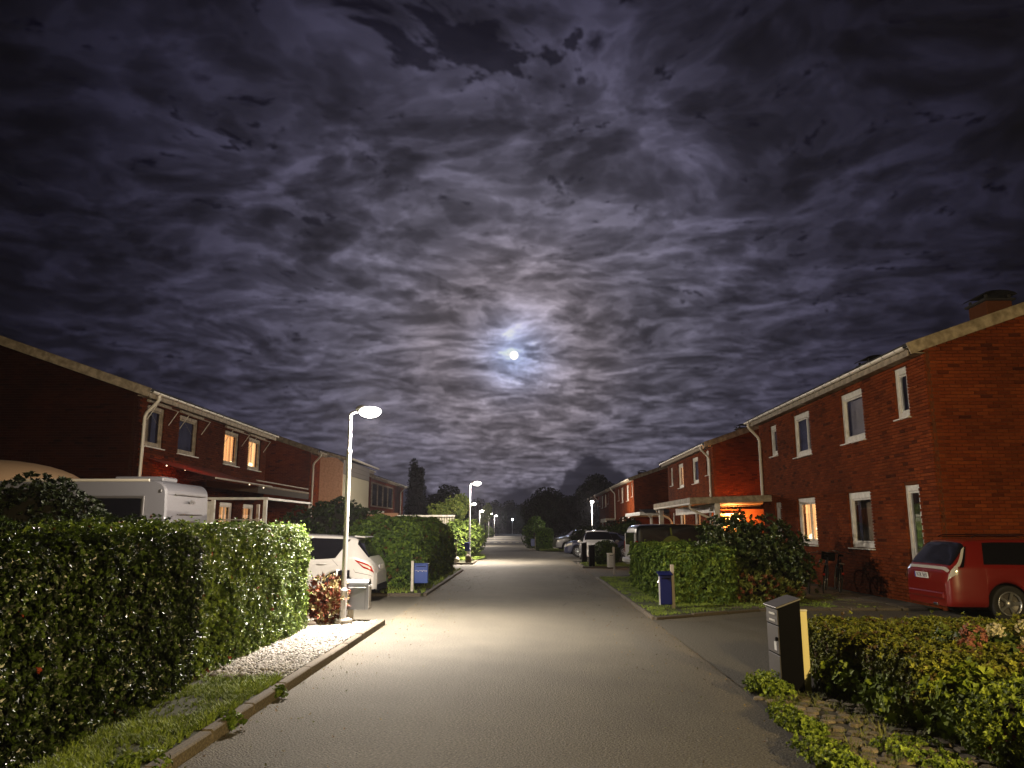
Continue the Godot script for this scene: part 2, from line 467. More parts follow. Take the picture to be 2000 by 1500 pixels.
	gr.backlight_enabled = true; gr.backlight = Color(0.4, 0.4, 0.4)
	var pb := mat("pebble", Color.WHITE, 0.75)
	pb.vertex_color_use_as_albedo = true
	var pt := mat("petal", Color.WHITE, 0.7)
	pt.vertex_color_use_as_albedo = true; pt.cull_mode = BaseMaterial3D.CULL_DISABLED
	# shared small meshes
	MESH.brick = _brick()
	MESH.sprig = _sprig(6, 0.46, 0.95)
	MESH.sprig_flat = _sprig(4, 0.60, 1.35)
	MESH.spray = _sprig(7, 0.20, 0.5)
	MESH.tuft = _tuft()
	MESH.pebble = _pebble()

func brick_tone(t: float) -> Color:   # linear
	var a := Color(0.080, 0.016, 0.005); var b := Color(0.210, 0.040, 0.008); var c := Color(0.265, 0.060, 0.014)
	return a.lerp(b, minf(1.0, t * 1.6)) if t < 0.625 else b.lerp(c, (t - 0.625) / 0.375)
func _brick() -> ArrayMesh:
	var mb := MB.new(); mb.box(Vector3.ZERO, Vector3.ONE, 0.035)
	return mb.done()
func _leaf(mb: MB, base: Vector3, dir: Vector3, side: Vector3, up: Vector3, l: float, w: float) -> void:
	var p0 := base; var p1 := base + dir * l * 0.45 - up * l * 0.04; var p2 := base + dir * l - up * l * 0.12
	var s := side * w * 0.5 + up * w * 0.16
	var t := -side * w * 0.5 + up * w * 0.16
	mb.tri(p0, p1 + s, p1); mb.tri(p1, p1 + s, p2); mb.tri(p0, p1, p1 + t); mb.tri(p1, p2, p1 + t)
func _sprig(n: int, w: float, tilt: float) -> ArrayMesh:
	var mb := MB.new()
	for i in n:
		var a := TAU * i / n * 1.618 + i
		var ti := tilt * (0.55 + 0.9 * fmod(i * 0.37, 1.0))
		var d := Vector3(cos(a) * sin(ti), cos(ti), sin(a) * sin(ti)).normalized()
		var s := d.cross(Vector3.UP).normalized()
		_leaf(mb, Vector3(0, 0.12 * i / n * 3.0, 0), d, s, s.cross(d).normalized(), 0.62, w)
	return mb.done()
func _tuft() -> ArrayMesh:
	var mb := MB.new()
	for i in 7:
		var a := i * 2.4; var h := 0.55 + 0.45 * fmod(i * 0.618, 1.0); var lean := 0.25 + 0.45 * fmod(i * 0.41, 1.0)
		var d := Vector3(cos(a), 0, sin(a)); var s := Vector3(-d.z, 0, d.x) * 0.055
		var b := d * 0.12; var m := b + d * lean * 0.35 + Vector3.UP * h * 0.6; var e := b + d * lean + Vector3.UP * h
		mb.quad(b - s, b + s, m + s * 0.7, m - s * 0.7); mb.tri(m - s * 0.7, m + s * 0.7, e)
	return mb.done()
func _pebble() -> ArrayMesh:
	var mb := MB.new()
	mb.ball(Vector3.ZERO, Vector3(0.5, 0.30, 0.38), 7, 4)
	return mb.done()

# ---------------------------------------------------------------- ground, road, kerbs, verges
func patch_ground(nm: String, poly: Array, y: float, y0: float, m: Material, label: String) -> MeshInstance3D:
	var mb := MB.new()
	mb.slab(P2(poly), y, y0)
	return struct(nm, mb, m, label)

func kerb_run(pts: Array, w: float, h: float, lab: String, stone := 1.0, y0 := -0.05) -> Node3D:
	var k := Node3D.new()
	k.name = numbered("kerb"); add_child(k, true)
	k.set_meta("kind", "structure"); k.set_meta("label", lab)
	for i in pts.size() - 1:
		var a := Vector3(pts[i].x, 0, pts[i].y); var b := Vector3(pts[i + 1].x, 0, pts[i + 1].y)
		var n := maxi(1, roundi(a.distance_to(b) / stone))
		var d := (b - a) / n
		for j in n:
			var mb := MB.new()
			mb.col = Color.WHITE * rr(0.62, 1.0); mb.col.a = 1.0
			var hh := h + rr(-0.008, 0.008)
			var bas := Basis.looking_at(d.normalized().rotated(Vector3.UP, rr(-0.008, 0.008)), Vector3.UP)
			mb.box(a + d * (j + 0.5) + Vector3(0, (hh + y0) * 0.5, 0), Vector3(w, hh - y0, d.length() - rr(0.008, 0.018)), 0.014, bas)
			part("kerb_stone", mb, M.kerb, k)
	return k

func road_edge(z: float, left: bool) -> float:
	if left: return ev(V2([0, -2.62, 40, -2.62, 47, -2.9, 60, -3.8, 98, -6.2, 130, -6.6, 190, -6.6]), z)
	return ev(V2([0, 2.38, 34, 2.42, 50, 2.0, 60, 0.7, 98, 0.2, 130, -0.2, 190, -0.6]), z)

func grass(parent: Node, poly: PackedVector2Array, n: int, y: float, hmin: float, hmax: float, pal: Array, nm := "grass_blades") -> void:
	var xf := []; var cs := []
	var lo := poly[0]; var hi := poly[0]
	for p in poly:
		lo = lo.min(p); hi = hi.max(p)
	var nz := FastNoiseLite.new(); nz.frequency = 0.9; nz.seed = 3
	for i in n:
		var p := Vector2(rr(lo.x, hi.x), rr(lo.y, hi.y))
		if not Geometry2D.is_point_in_polygon(p, poly): continue
		var v := nz.get_noise_2dv(p)
		if v < -0.32 and rng.randf() < 0.75: continue
		var h := rr(hmin, hmax) * (1.0 + 0.7 * v)
		xf.append(Transform3D(Basis(Vector3.UP, rr(0, TAU)).scaled(Vector3(h * 1.5, h, h * 1.5)), Vector3(p.x, y, p.y)))
		cs.append(lerp_c(pal[0], pal[1], clampf(0.5 + v + rr(-0.35, 0.35), 0, 1)))
	copies(nm, MESH.tuft, M.grass, xf, cs, parent)

func ground() -> void:
	var mb := MB.new()
	mb.slab(P2([-700, 60, 700, 60, 700, -900, -700, -900]), -0.03, -0.03)
	struct("ground", mb, M.soil, "dark soil ground under the gardens and beyond the street")
	# the street: a fine grid so that wear and dust can be tinted
	var nz := FastNoiseLite.new(); nz.frequency = 0.16; nz.fractal_octaves = 5; nz.seed = 77
	var road := MB.new()
	var zs := []
	var z := -16.0
	while z < 190.0:
		zs.append(z)
		z += 0.4 if z < 40 else 1.5
	for i in zs.size():
		var zl: float = zs[i]
		var l := road_edge(maxf(zl, 0.0), true); var r := road_edge(maxf(zl, 0.0), false)
		for j in 17:
			var x := lerpf(l, r, j / 16.0)
			var d := minf(x - l, r - x)
			var t := 0.88 + 0.42 * nz.get_noise_2d(x * 1.4, zl) + 0.20 * nz.get_noise_2d(x * 7.0, zl * 7.0)
			var dust := clampf(1.0 - d / 0.55, 0.0, 1.0) * (0.55 + 0.6 * nz.get_noise_2d(x * 3.0 + 50.0, zl * 3.0))
			road.col = Color(t, t * 0.985, t * 0.96).lerp(Color(1.35, 1.18, 0.90), clampf(dust, 0.0, 0.8) * (1.0 if x > 0 else 0.45)) * 0.72
			road.col.a = 1.0
			road.vert(Vector3(x, 0.0, -zl), Vector3.UP)
	for i in zs.size() - 1:
		for j in 16:
			var a := i * 17 + j
			road.idx.append_array([a, a + 17, a + 1, a + 1, a + 17, a + 18])
	struct("road", road, M.asphalt, "grey asphalt street running straight away between the houses")
	for d in [
		["left driveway of smooth asphalt in front of the white hatchback", [-2.62, -14.66, -2.62, -20.4, -10.5, -20.4, -10.5, -14.66], 0.84],
		["left driveway beyond the trimmed hedge, beside the second lamp", [-2.62, -32.3, -2.62, -37.6, -9.5, -37.6, -9.5, -32.3], 0.9],
		["asphalt driveway on the right leading to the red estate car", [2.36, -8.9, 2.75, -9.5, 3.2, -10.2, 9.6, -10.3, 12.5, -11.3, 12.5, -17.2, 8.8, -17.2, 4.85, -16.98, 2.39, -15.42], 0.86],
		["right driveway under the black van", [2.42, -27.6, 3.4, -27.6, 9.6, -28.3, 9.6, -34.3, 2.42, -34.3], 0.8],
		["pale side street joining from the right beyond the parked cars", [2.3, -41.5, 8.8, -41.5, 8.8, -58.0, 0.9, -58.0, 1.6, -53.5, 2.0, -49.8], 0.95]]:
		var p := MB.new()
		p.col = Color(d[2], d[2], d[2] * 0.98) * 0.72
		p.slab(P2(d[1]), 0.0, 0.0)
		struct("driveway", p, M.asphalt, d[0])
	# dark patch joint across the street and a manhole-like repair
	mb = MB.new(); mb.col = Color(0.74, 0.72, 0.67)
	mb.slab(P2([2.55, -15.33, 3.2, -15.1, 5.2, -16.35, 7.0, -16.6, 7.0, -17.05, 4.95, -16.9]), 0.004, 0.004)
	struct("road_repair", mb, M.asphalt, "paler asphalt repair strip along the right lawn kerb")
	mb = MB.new(); mb.col = Color(0.45, 0.45, 0.45)
	mb.slab(P2([-0.6, -43.0, 0.4, -43.0, 0.4, -42.0, -0.6, -42.0]), 0.004, 0.004)
	struct("road_repair", mb, M.asphalt, "dark square repair in the middle of the street beyond the second lamp")
	# worn painted dashes of the raised crossing far down the street
	for i in 6:
		var mk := MB.new()
		mk.box(Vector3(-4.6 + i * 0.85, 0.004, -92.0), Vector3(0.42, 0.006, 1.2), 0.0)
		var s := part(numbered("road_marking"), mk, M.yellow_paint, self, "pale yellow painted dash, number across the raised crossing far down the street")
		s.set_meta("kind", "structure")
	# verges and beds, a step above the road
	patch_ground("verge", [-2.72, 6, -2.72, -9.05, -3.9, -9.05, -6, -9.05, -6, 6], 0.085, -0.05, M.turf, "left grass verge beneath the clipped hedge")
	patch_ground("gravel_bed", [-2.72, -9.05, -2.72, -14.5, -4.6, -14.5, -6, -14.5, -6, -9.05], 0.07, -0.05, M.soil, "left bed of white pebbles round the lamp post")
	patch_ground("verge", [2.45, -27.5, 2.45, -15.44, 4.9, -17.05, 8.8, -17.2, 8.8, -28.2, 3.5, -27.5], 0.055, -0.05, M.turf, "right green lawn strip round the blue post box")
	patch_ground("verge", [-2.72, -20.5, -2.72, -32.2, -12, -32.2, -12, -20.5], 0.06, -0.05, M.turf, "left bed with weeds under the rounded hedge")
	patch_ground("verge", [-2.72, -37.8, -2.72, -41.5, -2.3, -44.5, -2.5, -47.0, -3.4, -49.0, -9.0, -49.0, -9.0, -37.8], 0.06, -0.05, M.turf, "left grass island round the second lamp post")
	patch_ground("verge", [2.5, -34.4, 2.5, -38.0, 5.2, -38.0, 5.2, -34.4], 0.06, -0.05, M.turf, "small right grass bed with the round shrub")
	patch_ground("verge", [1.0, -58.2, 0.75, -63.0, 9, -63, 9, -58.2], 0.05, -0.05, M.turf, "lawn strip lit by the lamp on the right")
	patch_ground("verge", [3.2, -10.2, 2.75, -9.5, 2.36, -8.9, 2.12, -6.0, 1.9, 6, 14, 6, 14, -10.15], 0.05, -0.05, M.soil, "right planting bed with low hedge in the foreground")
	kerb_run([Vector2(-2.66, 6), Vector2(-2.66, -14.54), ], 0.11, 0.105, "left concrete kerb along the street beside the big hedge", 1.0)
	kerb_run([Vector2(-2.73, -14.56), Vector2(-4.4, -14.62)], 0.10, 0.09, "short kerb across the end of the white pebble bed", 0.8)
	kerb_run([Vector2(-2.66, -20.5), Vector2(-2.66, -24.0), Vector2(-2.66, -32.2)], 0.09, 0.08, "left kerb beside the rounded hedge", 1.0)
	kerb_run([Vector2(-2.75, -20.44), Vector2(-4.4, -20.44)], 0.09, 0.08, "low kerb in front of the rounded hedge", 0.9)
	kerb_run([Vector2(-2.66, -37.8), Vector2(-2.66, -41.3)], 0.09, 0.08, "left kerb beside the second lamp post", 1.0)
	kerb_run([Vector2(-2.75, -37.74), Vector2(-4.6, -37.74)], 0.09, 0.08, "low pale edging in front of the second lamp post", 1.0)
	kerb_run([Vector2(2.42, -27.5), Vector2(2.42, -15.46)], 0.07, 0.062, "thin right kerb edging the lawn strip", 1.0)
	kerb_run([Vector2(2.45, -15.40), Vector2(4.9, -17.0), Vector2(7.2, -17.16)], 0.08, 0.062, "low kerb curving from the street to the red car's driveway", 0.9)
	kerb_run([Vector2(2.47, -34.36), Vector2(5.2, -34.36)], 0.09, 0.08, "kerb in front of the two black post pillars", 1.0)
	kerb_run([Vector2(2.45, -34.45), Vector2(2.45, -38.0)], 0.09, 0.08, "kerb along the street beside the black post pillars", 1.0)
	# grass
	var pal := [Color(0.080, 0.125, 0.014), Color(0.22, 0.30, 0.045)]
	for gr in [
		["left verge grass along the kerb in the foreground", [-2.74, -3.0, -2.74, -9.0, -3.75, -9.1, -3.75, -3.0], 5200, 0.085, 0.03, 0.075],
		["lawn grass on the right strip round the blue post box", [2.47, -27.4, 2.47, -15.55, 4.9, -17.1, 7.6, -17.2, 7.6, -27.4], 15000, 0.055, 0.025, 0.055],
		["grass and weeds under the rounded left hedge", [-2.72, -20.55, -2.72, -32, -3.2, -32, -3.2, -21.2, -5.2, -21.2, -5.2, -20.55], 900, 0.06, 0.06, 0.16],
		["grass on the island by the second lamp post", [-2.74, -41.0, -2.4, -44.5, -2.6, -46.8, -3.4, -48.8, -5, -48.8, -5, -41.0], 2500, 0.06, 0.08, 0.16],
		["grass under the round shrub by the black pillars", [2.55, -34.5, 2.55, -37.9, 5.1, -37.9, 5.1, -34.5], 1800, 0.06, 0.04, 0.09],
		["lit lawn grass beyond the side street", [1.0, -58.3, 0.8, -62.8, 8.5, -62.8, 8.5, -58.3], 2600, 0.05, 0.06, 0.12]]:
		var o := Node3D.new()
		o.name = numbered("grass"); add_child(o, true)
		o.set_meta("kind", "stuff"); o.set_meta("label", gr[0])
		grass(o, P2(gr[1]), gr[2], gr[3], gr[4], gr[5], pal)
	# white pebbles
	var xf := []; var cs := []
	var bed := P2([-2.74, -9.0, -2.74, -14.48, -4.3, -14.5, -4.3, -12.5, -3.75, -9.0])
	for i in 15000:
		var p := Vector2(rr(-4.3, -2.72), rr(-14.5, -8.6))
		if not Geometry2D.is_point_in_polygon(p, bed) : continue
		if p.y > -9.6 and rng.randf() < 0.5: continue
		var s := rr(0.022, 0.062)
		xf.append(Transform3D(Basis.from_euler(Vector3(rr(-0.5, 0.5), rr(0, TAU), rr(-0.5, 0.5))).scaled(Vector3.ONE * s), Vector3(p.x, 0.072 + rr(0, 0.014), p.y)))
		var t := rr(0.13, 0.38)
		cs.append(Color(t, t * 0.96, t * 0.90) if rng.randf() < 0.88 else Color(t * 0.5, t * 0.42, t * 0.35))
	var gv := Node3D.new(); gv.name = "gravel"; add_child(gv, true)
	gv.set_meta("kind", "stuff"); gv.set_meta("label", "white pebbles spread round the foot of the nearest lamp post")
	copies("pebbles", MESH.pebble, M.pebble, xf, cs, gv)
	# border stones between pebbles and grass
	var bs := Node3D.new(); bs.name = numbered("kerb"); add_child(bs, true)
	bs.set_meta("kind", "structure"); bs.set_meta("label", "row of rough stones dividing the pebbles from the grass verge")
	for i in 6:
		var s := MB.new(); s.col = Color.WHITE * rr(0.6, 0.95)
		s.ball(Vector3(-2.85 - i * 0.17, 0.09, -8.98 + rr(-0.04, 0.04)), Vector3(rr(0.06, 0.1), rr(0.04, 0.06), rr(0.05, 0.07)), 9, 6)
		part("border_stone", s, M.kerb, bs)
	# slabs of the garden path beside the first house on the right
	var gp := Node3D.new(); gp.name = numbered("path"); add_child(gp, true)
	gp.set_meta("kind", "structure"); gp.set_meta("label", "worn paving slabs along the wall of the nearest right house")
	for i in 9:
		for j in 3:
			var s := MB.new(); s.col = Color.WHITE * rr(0.35, 0.75)
			s.box(Vector3(7.0 + j * 0.62 + rr(-0.02, 0.02), 0.055, -17.6 - i * 0.72 + rr(-0.02, 0.02)), Vector3(0.58, 0.07, 0.66), 0.02, Basis.from_euler(Vector3(rr(-0.02, 0.02), rr(-0.04, 0.04), rr(-0.02, 0.02))))
			part("paving_slab", s, M.kerb, gp)
	for i in 8:
		var s := MB.new(); s.col = Color.WHITE * rr(0.5, 0.85)
		s.box(Vector3(4.4 + i * 0.55, 0.03, -17.28 + rr(-0.02, 0.02)), Vector3(0.52, 0.07, 0.36), 0.015, Basis(Vector3.UP, rr(-0.03, 0.03)))
		part("paving_slab", s, M.kerb, gp)

# ---------------------------------------------------------------- houses
# A house stands with its street wall at x = fx; u runs away from the camera along the wall, w inwards.
class Wall:
	var o: Vector3; var du: Vector3; var dn: Vector3   # origin, along, outward normal
	func at(u: float, y: float, out: float) -> Vector3: return o + du * u + Vector3.UP * y + dn * out

func wall_bricks(wl: Wall, L: float, top: Callable, holes: Array, xf: Array, cs: Array, ymax: float, dim := 1.0) -> void:
	var ch := 0.0775
	var k := 0
	var bas := Basis(wl.du, Vector3.UP, wl.dn)
	if bas.determinant() < 0: bas = Basis(-wl.du, Vector3.UP, wl.dn)
	while k * ch < ymax:
		var y := k * ch + ch * 0.5
		var x0 := 0.0; var x1 := L
		var r: Vector2 = (top as Callable).call(y + 0.03)
		x0 = maxf(x0, r.x); x1 = minf(x1, r.y)
		var cuts := []
		for h in holes:
			if y > h.y0 - 0.035 and y < h.y1 + 0.035: cuts.append(Vector2(h.u0, h.u1))
		cuts.sort_custom(func(a, b): return a.x < b.x)
		var segs := []
		var c := x0
		for q in cuts:
			if q.x > c: segs.append(Vector2(c, minf(q.x, x1)))
			c = maxf(c, q.y)
		if c < x1: segs.append(Vector2(c, x1))
		for s in segs:
			var u: float = s.x - fmod(s.x, 0.26) - (0.13 if k % 2 else 0.0)
			while u < s.y:
				var a := maxf(u, s.x); var b := minf(u + 0.25, s.y)
				if b - a > 0.03:
					var m := bas * Basis.from_scale(Vector3(b - a, 0.0655, 0.10))
					m = Basis(Vector3.UP, rr(-0.006, 0.006)) * m
					xf.append(Transform3D(m, wl.at((a + b) * 0.5, y, -0.045 + rr(-0.003, 0.004))))
					var t := rng.randf()
					var pos: Vector3 = xf[-1].origin
					var st := 0.90 + 0.34 * bump.get_noise_3d(pos.x * 0.9 + wl.dn.x * 9.0, pos.y * 0.8, pos.z * 0.9)
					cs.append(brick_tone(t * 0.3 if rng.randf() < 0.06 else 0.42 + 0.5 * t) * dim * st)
				u += 0.26
		k += 1

func wall_back(mb: MB, wl: Wall, L: float, y1: float, holes: Array) -> void:   # mortar wall, 0.25 thick, with openings
	var us := [0.0, L]; var ys := [0.0, y1]
	for h in holes:
		us.append_array([h.u0, h.u1]); ys.append_array([h.y0, h.y1])
	us.sort(); ys.sort()
	for i in us.size() - 1:
		for j in ys.size() - 1:
			var u: float = (us[i] + us[i + 1]) * 0.5; var y: float = (ys[j] + ys[j + 1]) * 0.5
			if us[i + 1] - us[i] < 1e-4 or ys[j + 1] - ys[j] < 1e-4: continue
			var skip := false
			for h in holes:
				if u > h.u0 and u < h.u1 and y > h.y0 and y < h.y1: skip = true
			if not skip:
				var p := wl.at(u, y, -0.15)
				var e: Vector3 = wl.du * (us[i + 1] - us[i])
				mb.box(p, Vector3(maxf(absf(e.x), 0.25 if absf(wl.dn.x) > 0.5 else 0.0), ys[j + 1] - ys[j], maxf(absf(e.z), 0.25 if absf(wl.dn.z) > 0.5 else 0.0)))

func wbox(mb: MB, wl: Wall, u0: float, u1: float, y0: float, y1: float, o0: float, o1: float, bev := 0.006) -> void:
	var a := wl.at(u0, y0, o0); var b := wl.at(u1, y1, o1)
	mb.box((a + b) * 0.5, (b - a).abs(), bev)

func window(house: Node3D, wl: Wall, w: Dictionary) -> void:
	var u0: float = w.u0; var u1: float = w.u1; var y0: float = w.y0; var y1: float = w.y1
	var f: float = w.get("f", 0.10)
	var d: float = w.get("deep", -0.055)
	var mb := MB.new()
	var door: bool = w.get("door", false)
	for q in [[u0, u0 + f, y0, y1], [u1 - f, u1, y0, y1], [u0 + f, u1 - f, y1 - f * 1.25, y1], [u0 + f, u1 - f, y0, y0 + (f if not door else 0.06)]]:
		wbox(mb, wl, q[0], q[1], q[2], q[3], d - 0.09, d)
	for s in w.get("bars", []):
		wbox(mb, wl, u0 + s - 0.025, u0 + s + 0.025, y0 + f, y1 - f * 1.25, d - 0.07, d - 0.012)
	var fr := part("door" if door else "window", mb, w.get("mat", M.white_paint), house, w.get("label", ""))
	# inner sash
	mb = MB.new()
	var i0 := u0 + f + 0.004; var i1 := u1 - f - 0.004; var j0 := y0 + f + 0.004; var j1 := y1 - f * 1.25 - 0.004
	for q in [[i0, i0 + 0.045, j0, j1], [i1 - 0.045, i1, j0, j1], [i0 + 0.045, i1 - 0.045, j1 - 0.045, j1], [i0 + 0.045, i1 - 0.045, j0, j0 + 0.045]]:
		wbox(mb, wl, q[0], q[1], q[2], q[3], d - 0.075, d - 0.022)
	part("sash", mb, w.get("mat", M.white_paint), fr)
	if door:
		mb = MB.new()
		wbox(mb, wl, i0 + 0.045, i1 - 0.045, j0 + 0.045, j0 + 0.75, d - 0.06, d - 0.035)
		part("door_panel", mb, M.white_paint, fr)
		mb = MB.new(); wbox(mb, wl, i0 + 0.046, i1 - 0.046, j0 + 0.752, j0 + 0.80, d - 0.07, d - 0.02)
		part("rail", mb, M.white_paint, fr)
		mb = MB.new(); mb.tube([wl.at(i0 + 0.03, y0 + 1.05, d - 0.02), wl.at(i0 + 0.03, y0 + 1.05, d + 0.04), wl.at(i0 + 0.13, y0 + 1.05, d + 0.045)], 0.011, 8)
		part("handle", mb, M.chrome, fr)
	mb = MB.new()
	wbox(mb, wl, i0 + 0.03, i1 - 0.03, j0 + 0.03, j1 - 0.03, d - 0.052, d - 0.048, 0.0)
	part("pane", mb, M.glass, fr)
	if not door:
		mb = MB.new()
		var s0 := wl.at(u0 - 0.05, y0 - 0.045, 0.075); var s1 := wl.at(u1 + 0.05, y0 - 0.012, -0.08)
		mb.box((s0 + s1) * 0.5, (s1 - s0).abs(), 0.006)
		part("sill", mb, M.white_paint, fr)
	var kind: String = w.get("kind", "dark")
	if kind == "dark": return
	# niche behind the glass so that the light of one room does not show in the next
	mb = MB.new()
	var deep := d - (0.75 if kind.begins_with("lit") else 0.45)
	wbox(mb, wl, u0 - 0.2, u1 + 0.2, y0 - 0.1, y1 + 0.15, deep - 0.04, deep, 0.0)
	wbox(mb, wl, u0 - 0.24, u0 - 0.2, y0 - 0.1, y1 + 0.15, deep, -0.28, 0.0)
	wbox(mb, wl, u1 + 0.2, u1 + 0.24, y0 - 0.1, y1 + 0.15, deep, -0.28, 0.0)
	wbox(mb, wl, u0 - 0.24, u1 + 0.24, y1 + 0.15, y1 + 0.19, deep, -0.28, 0.0)
	wbox(mb, wl, u0 - 0.24, u1 + 0.24, y0 - 0.14, y0 - 0.1, deep, -0.28, 0.0)
	part("room_niche", mb, M.room, fr)
	var cm: Material = M.get(w.get("curtain", "blind"))
	var gap: Array = w.get("gap", [])      # [from, to] share of the width that the curtains leave open
	var spans := [[0.0, 1.0]] if gap.is_empty() else [[0.0, gap[0]], [gap[1], 1.0]]
	if gap.size() and gap[0] <= 0.0: spans = [[gap[1], 1.0]]
	for sp in spans:
		if sp[1] - sp[0] < 0.02: continue
		mb = MB.new()
		var rows := []
		var n := 40
		for e in 2:
			var row := []
			for i in n + 1:
				var t: float = lerpf(sp[0], sp[1], float(i) / n)
				var uu := lerpf(u0 + 0.02, u1 - 0.02, t)
				var fold := 0.0 if kind == "blind" else 0.030 * sin(t * (u1 - u0) * 46.0 + 1.7 * sin(t * 9.0)) 
				row.append(wl.at(uu, y1 - 0.06 if e == 0 else y0 + 0.06, d - 0.20 + fold))
			rows.append(row)
		mb.grid(rows)
		part("curtain", mb, cm, fr)
	if kind.begins_with("lit") and gap.size():
		mb = MB.new(); wbox(mb, wl, u0 - 0.15, u1 + 0.15, y0 - 0.05, y1 + 0.1, deep + 0.004, deep + 0.02, 0.0)
		part("lit_wall", mb, M.lit_dim, fr)
	for g in w.get("globes", []):
		mb = MB.new()
		mb.ball(wl.at(lerpf(u0, u1, g[0]), lerpf(y0, y1, g[1]), d - 0.14), Vector3.ONE * g[2], 12, 8)
		part("window_lamp", mb, M.lamp_globe, fr)

func downpipe(house: Node3D, gx: Vector3, wx: Vector3, y_top: float, y_end: float, m: Material) -> void:
	var mb := MB.new()
	mb.tube([Vector3(gx.x, y_top, gx.z), Vector3(gx.x, y_top - 0.12, gx.z), Vector3(lerpf(gx.x, wx.x, 0.15), y_top - 0.22, lerpf(gx.z, wx.z, 0.15)), Vector3(lerpf(gx.x, wx.x, 0.85), y_top - 0.52, lerpf(gx.z, wx.z, 0.85)), Vector3(wx.x, y_top - 0.66, wx.z), Vector3(wx.x, y_end, wx.z)], 0.05, 10)
	var dp := part("downpipe", mb, m, house)
	for y in [y_top - 0.9, (y_top + y_end) * 0.5, y_end + 0.4]:
		mb = MB.new(); mb.lathe([Vector2(0.056, -0.02), Vector2(0.062, -0.02), Vector2(0.062, 0.02), Vector2(0.056, 0.02)], 10, Transform3D(Basis.IDENTITY, Vector3(wx.x, y, wx.z)))
		part("bracket", mb, m, dp)

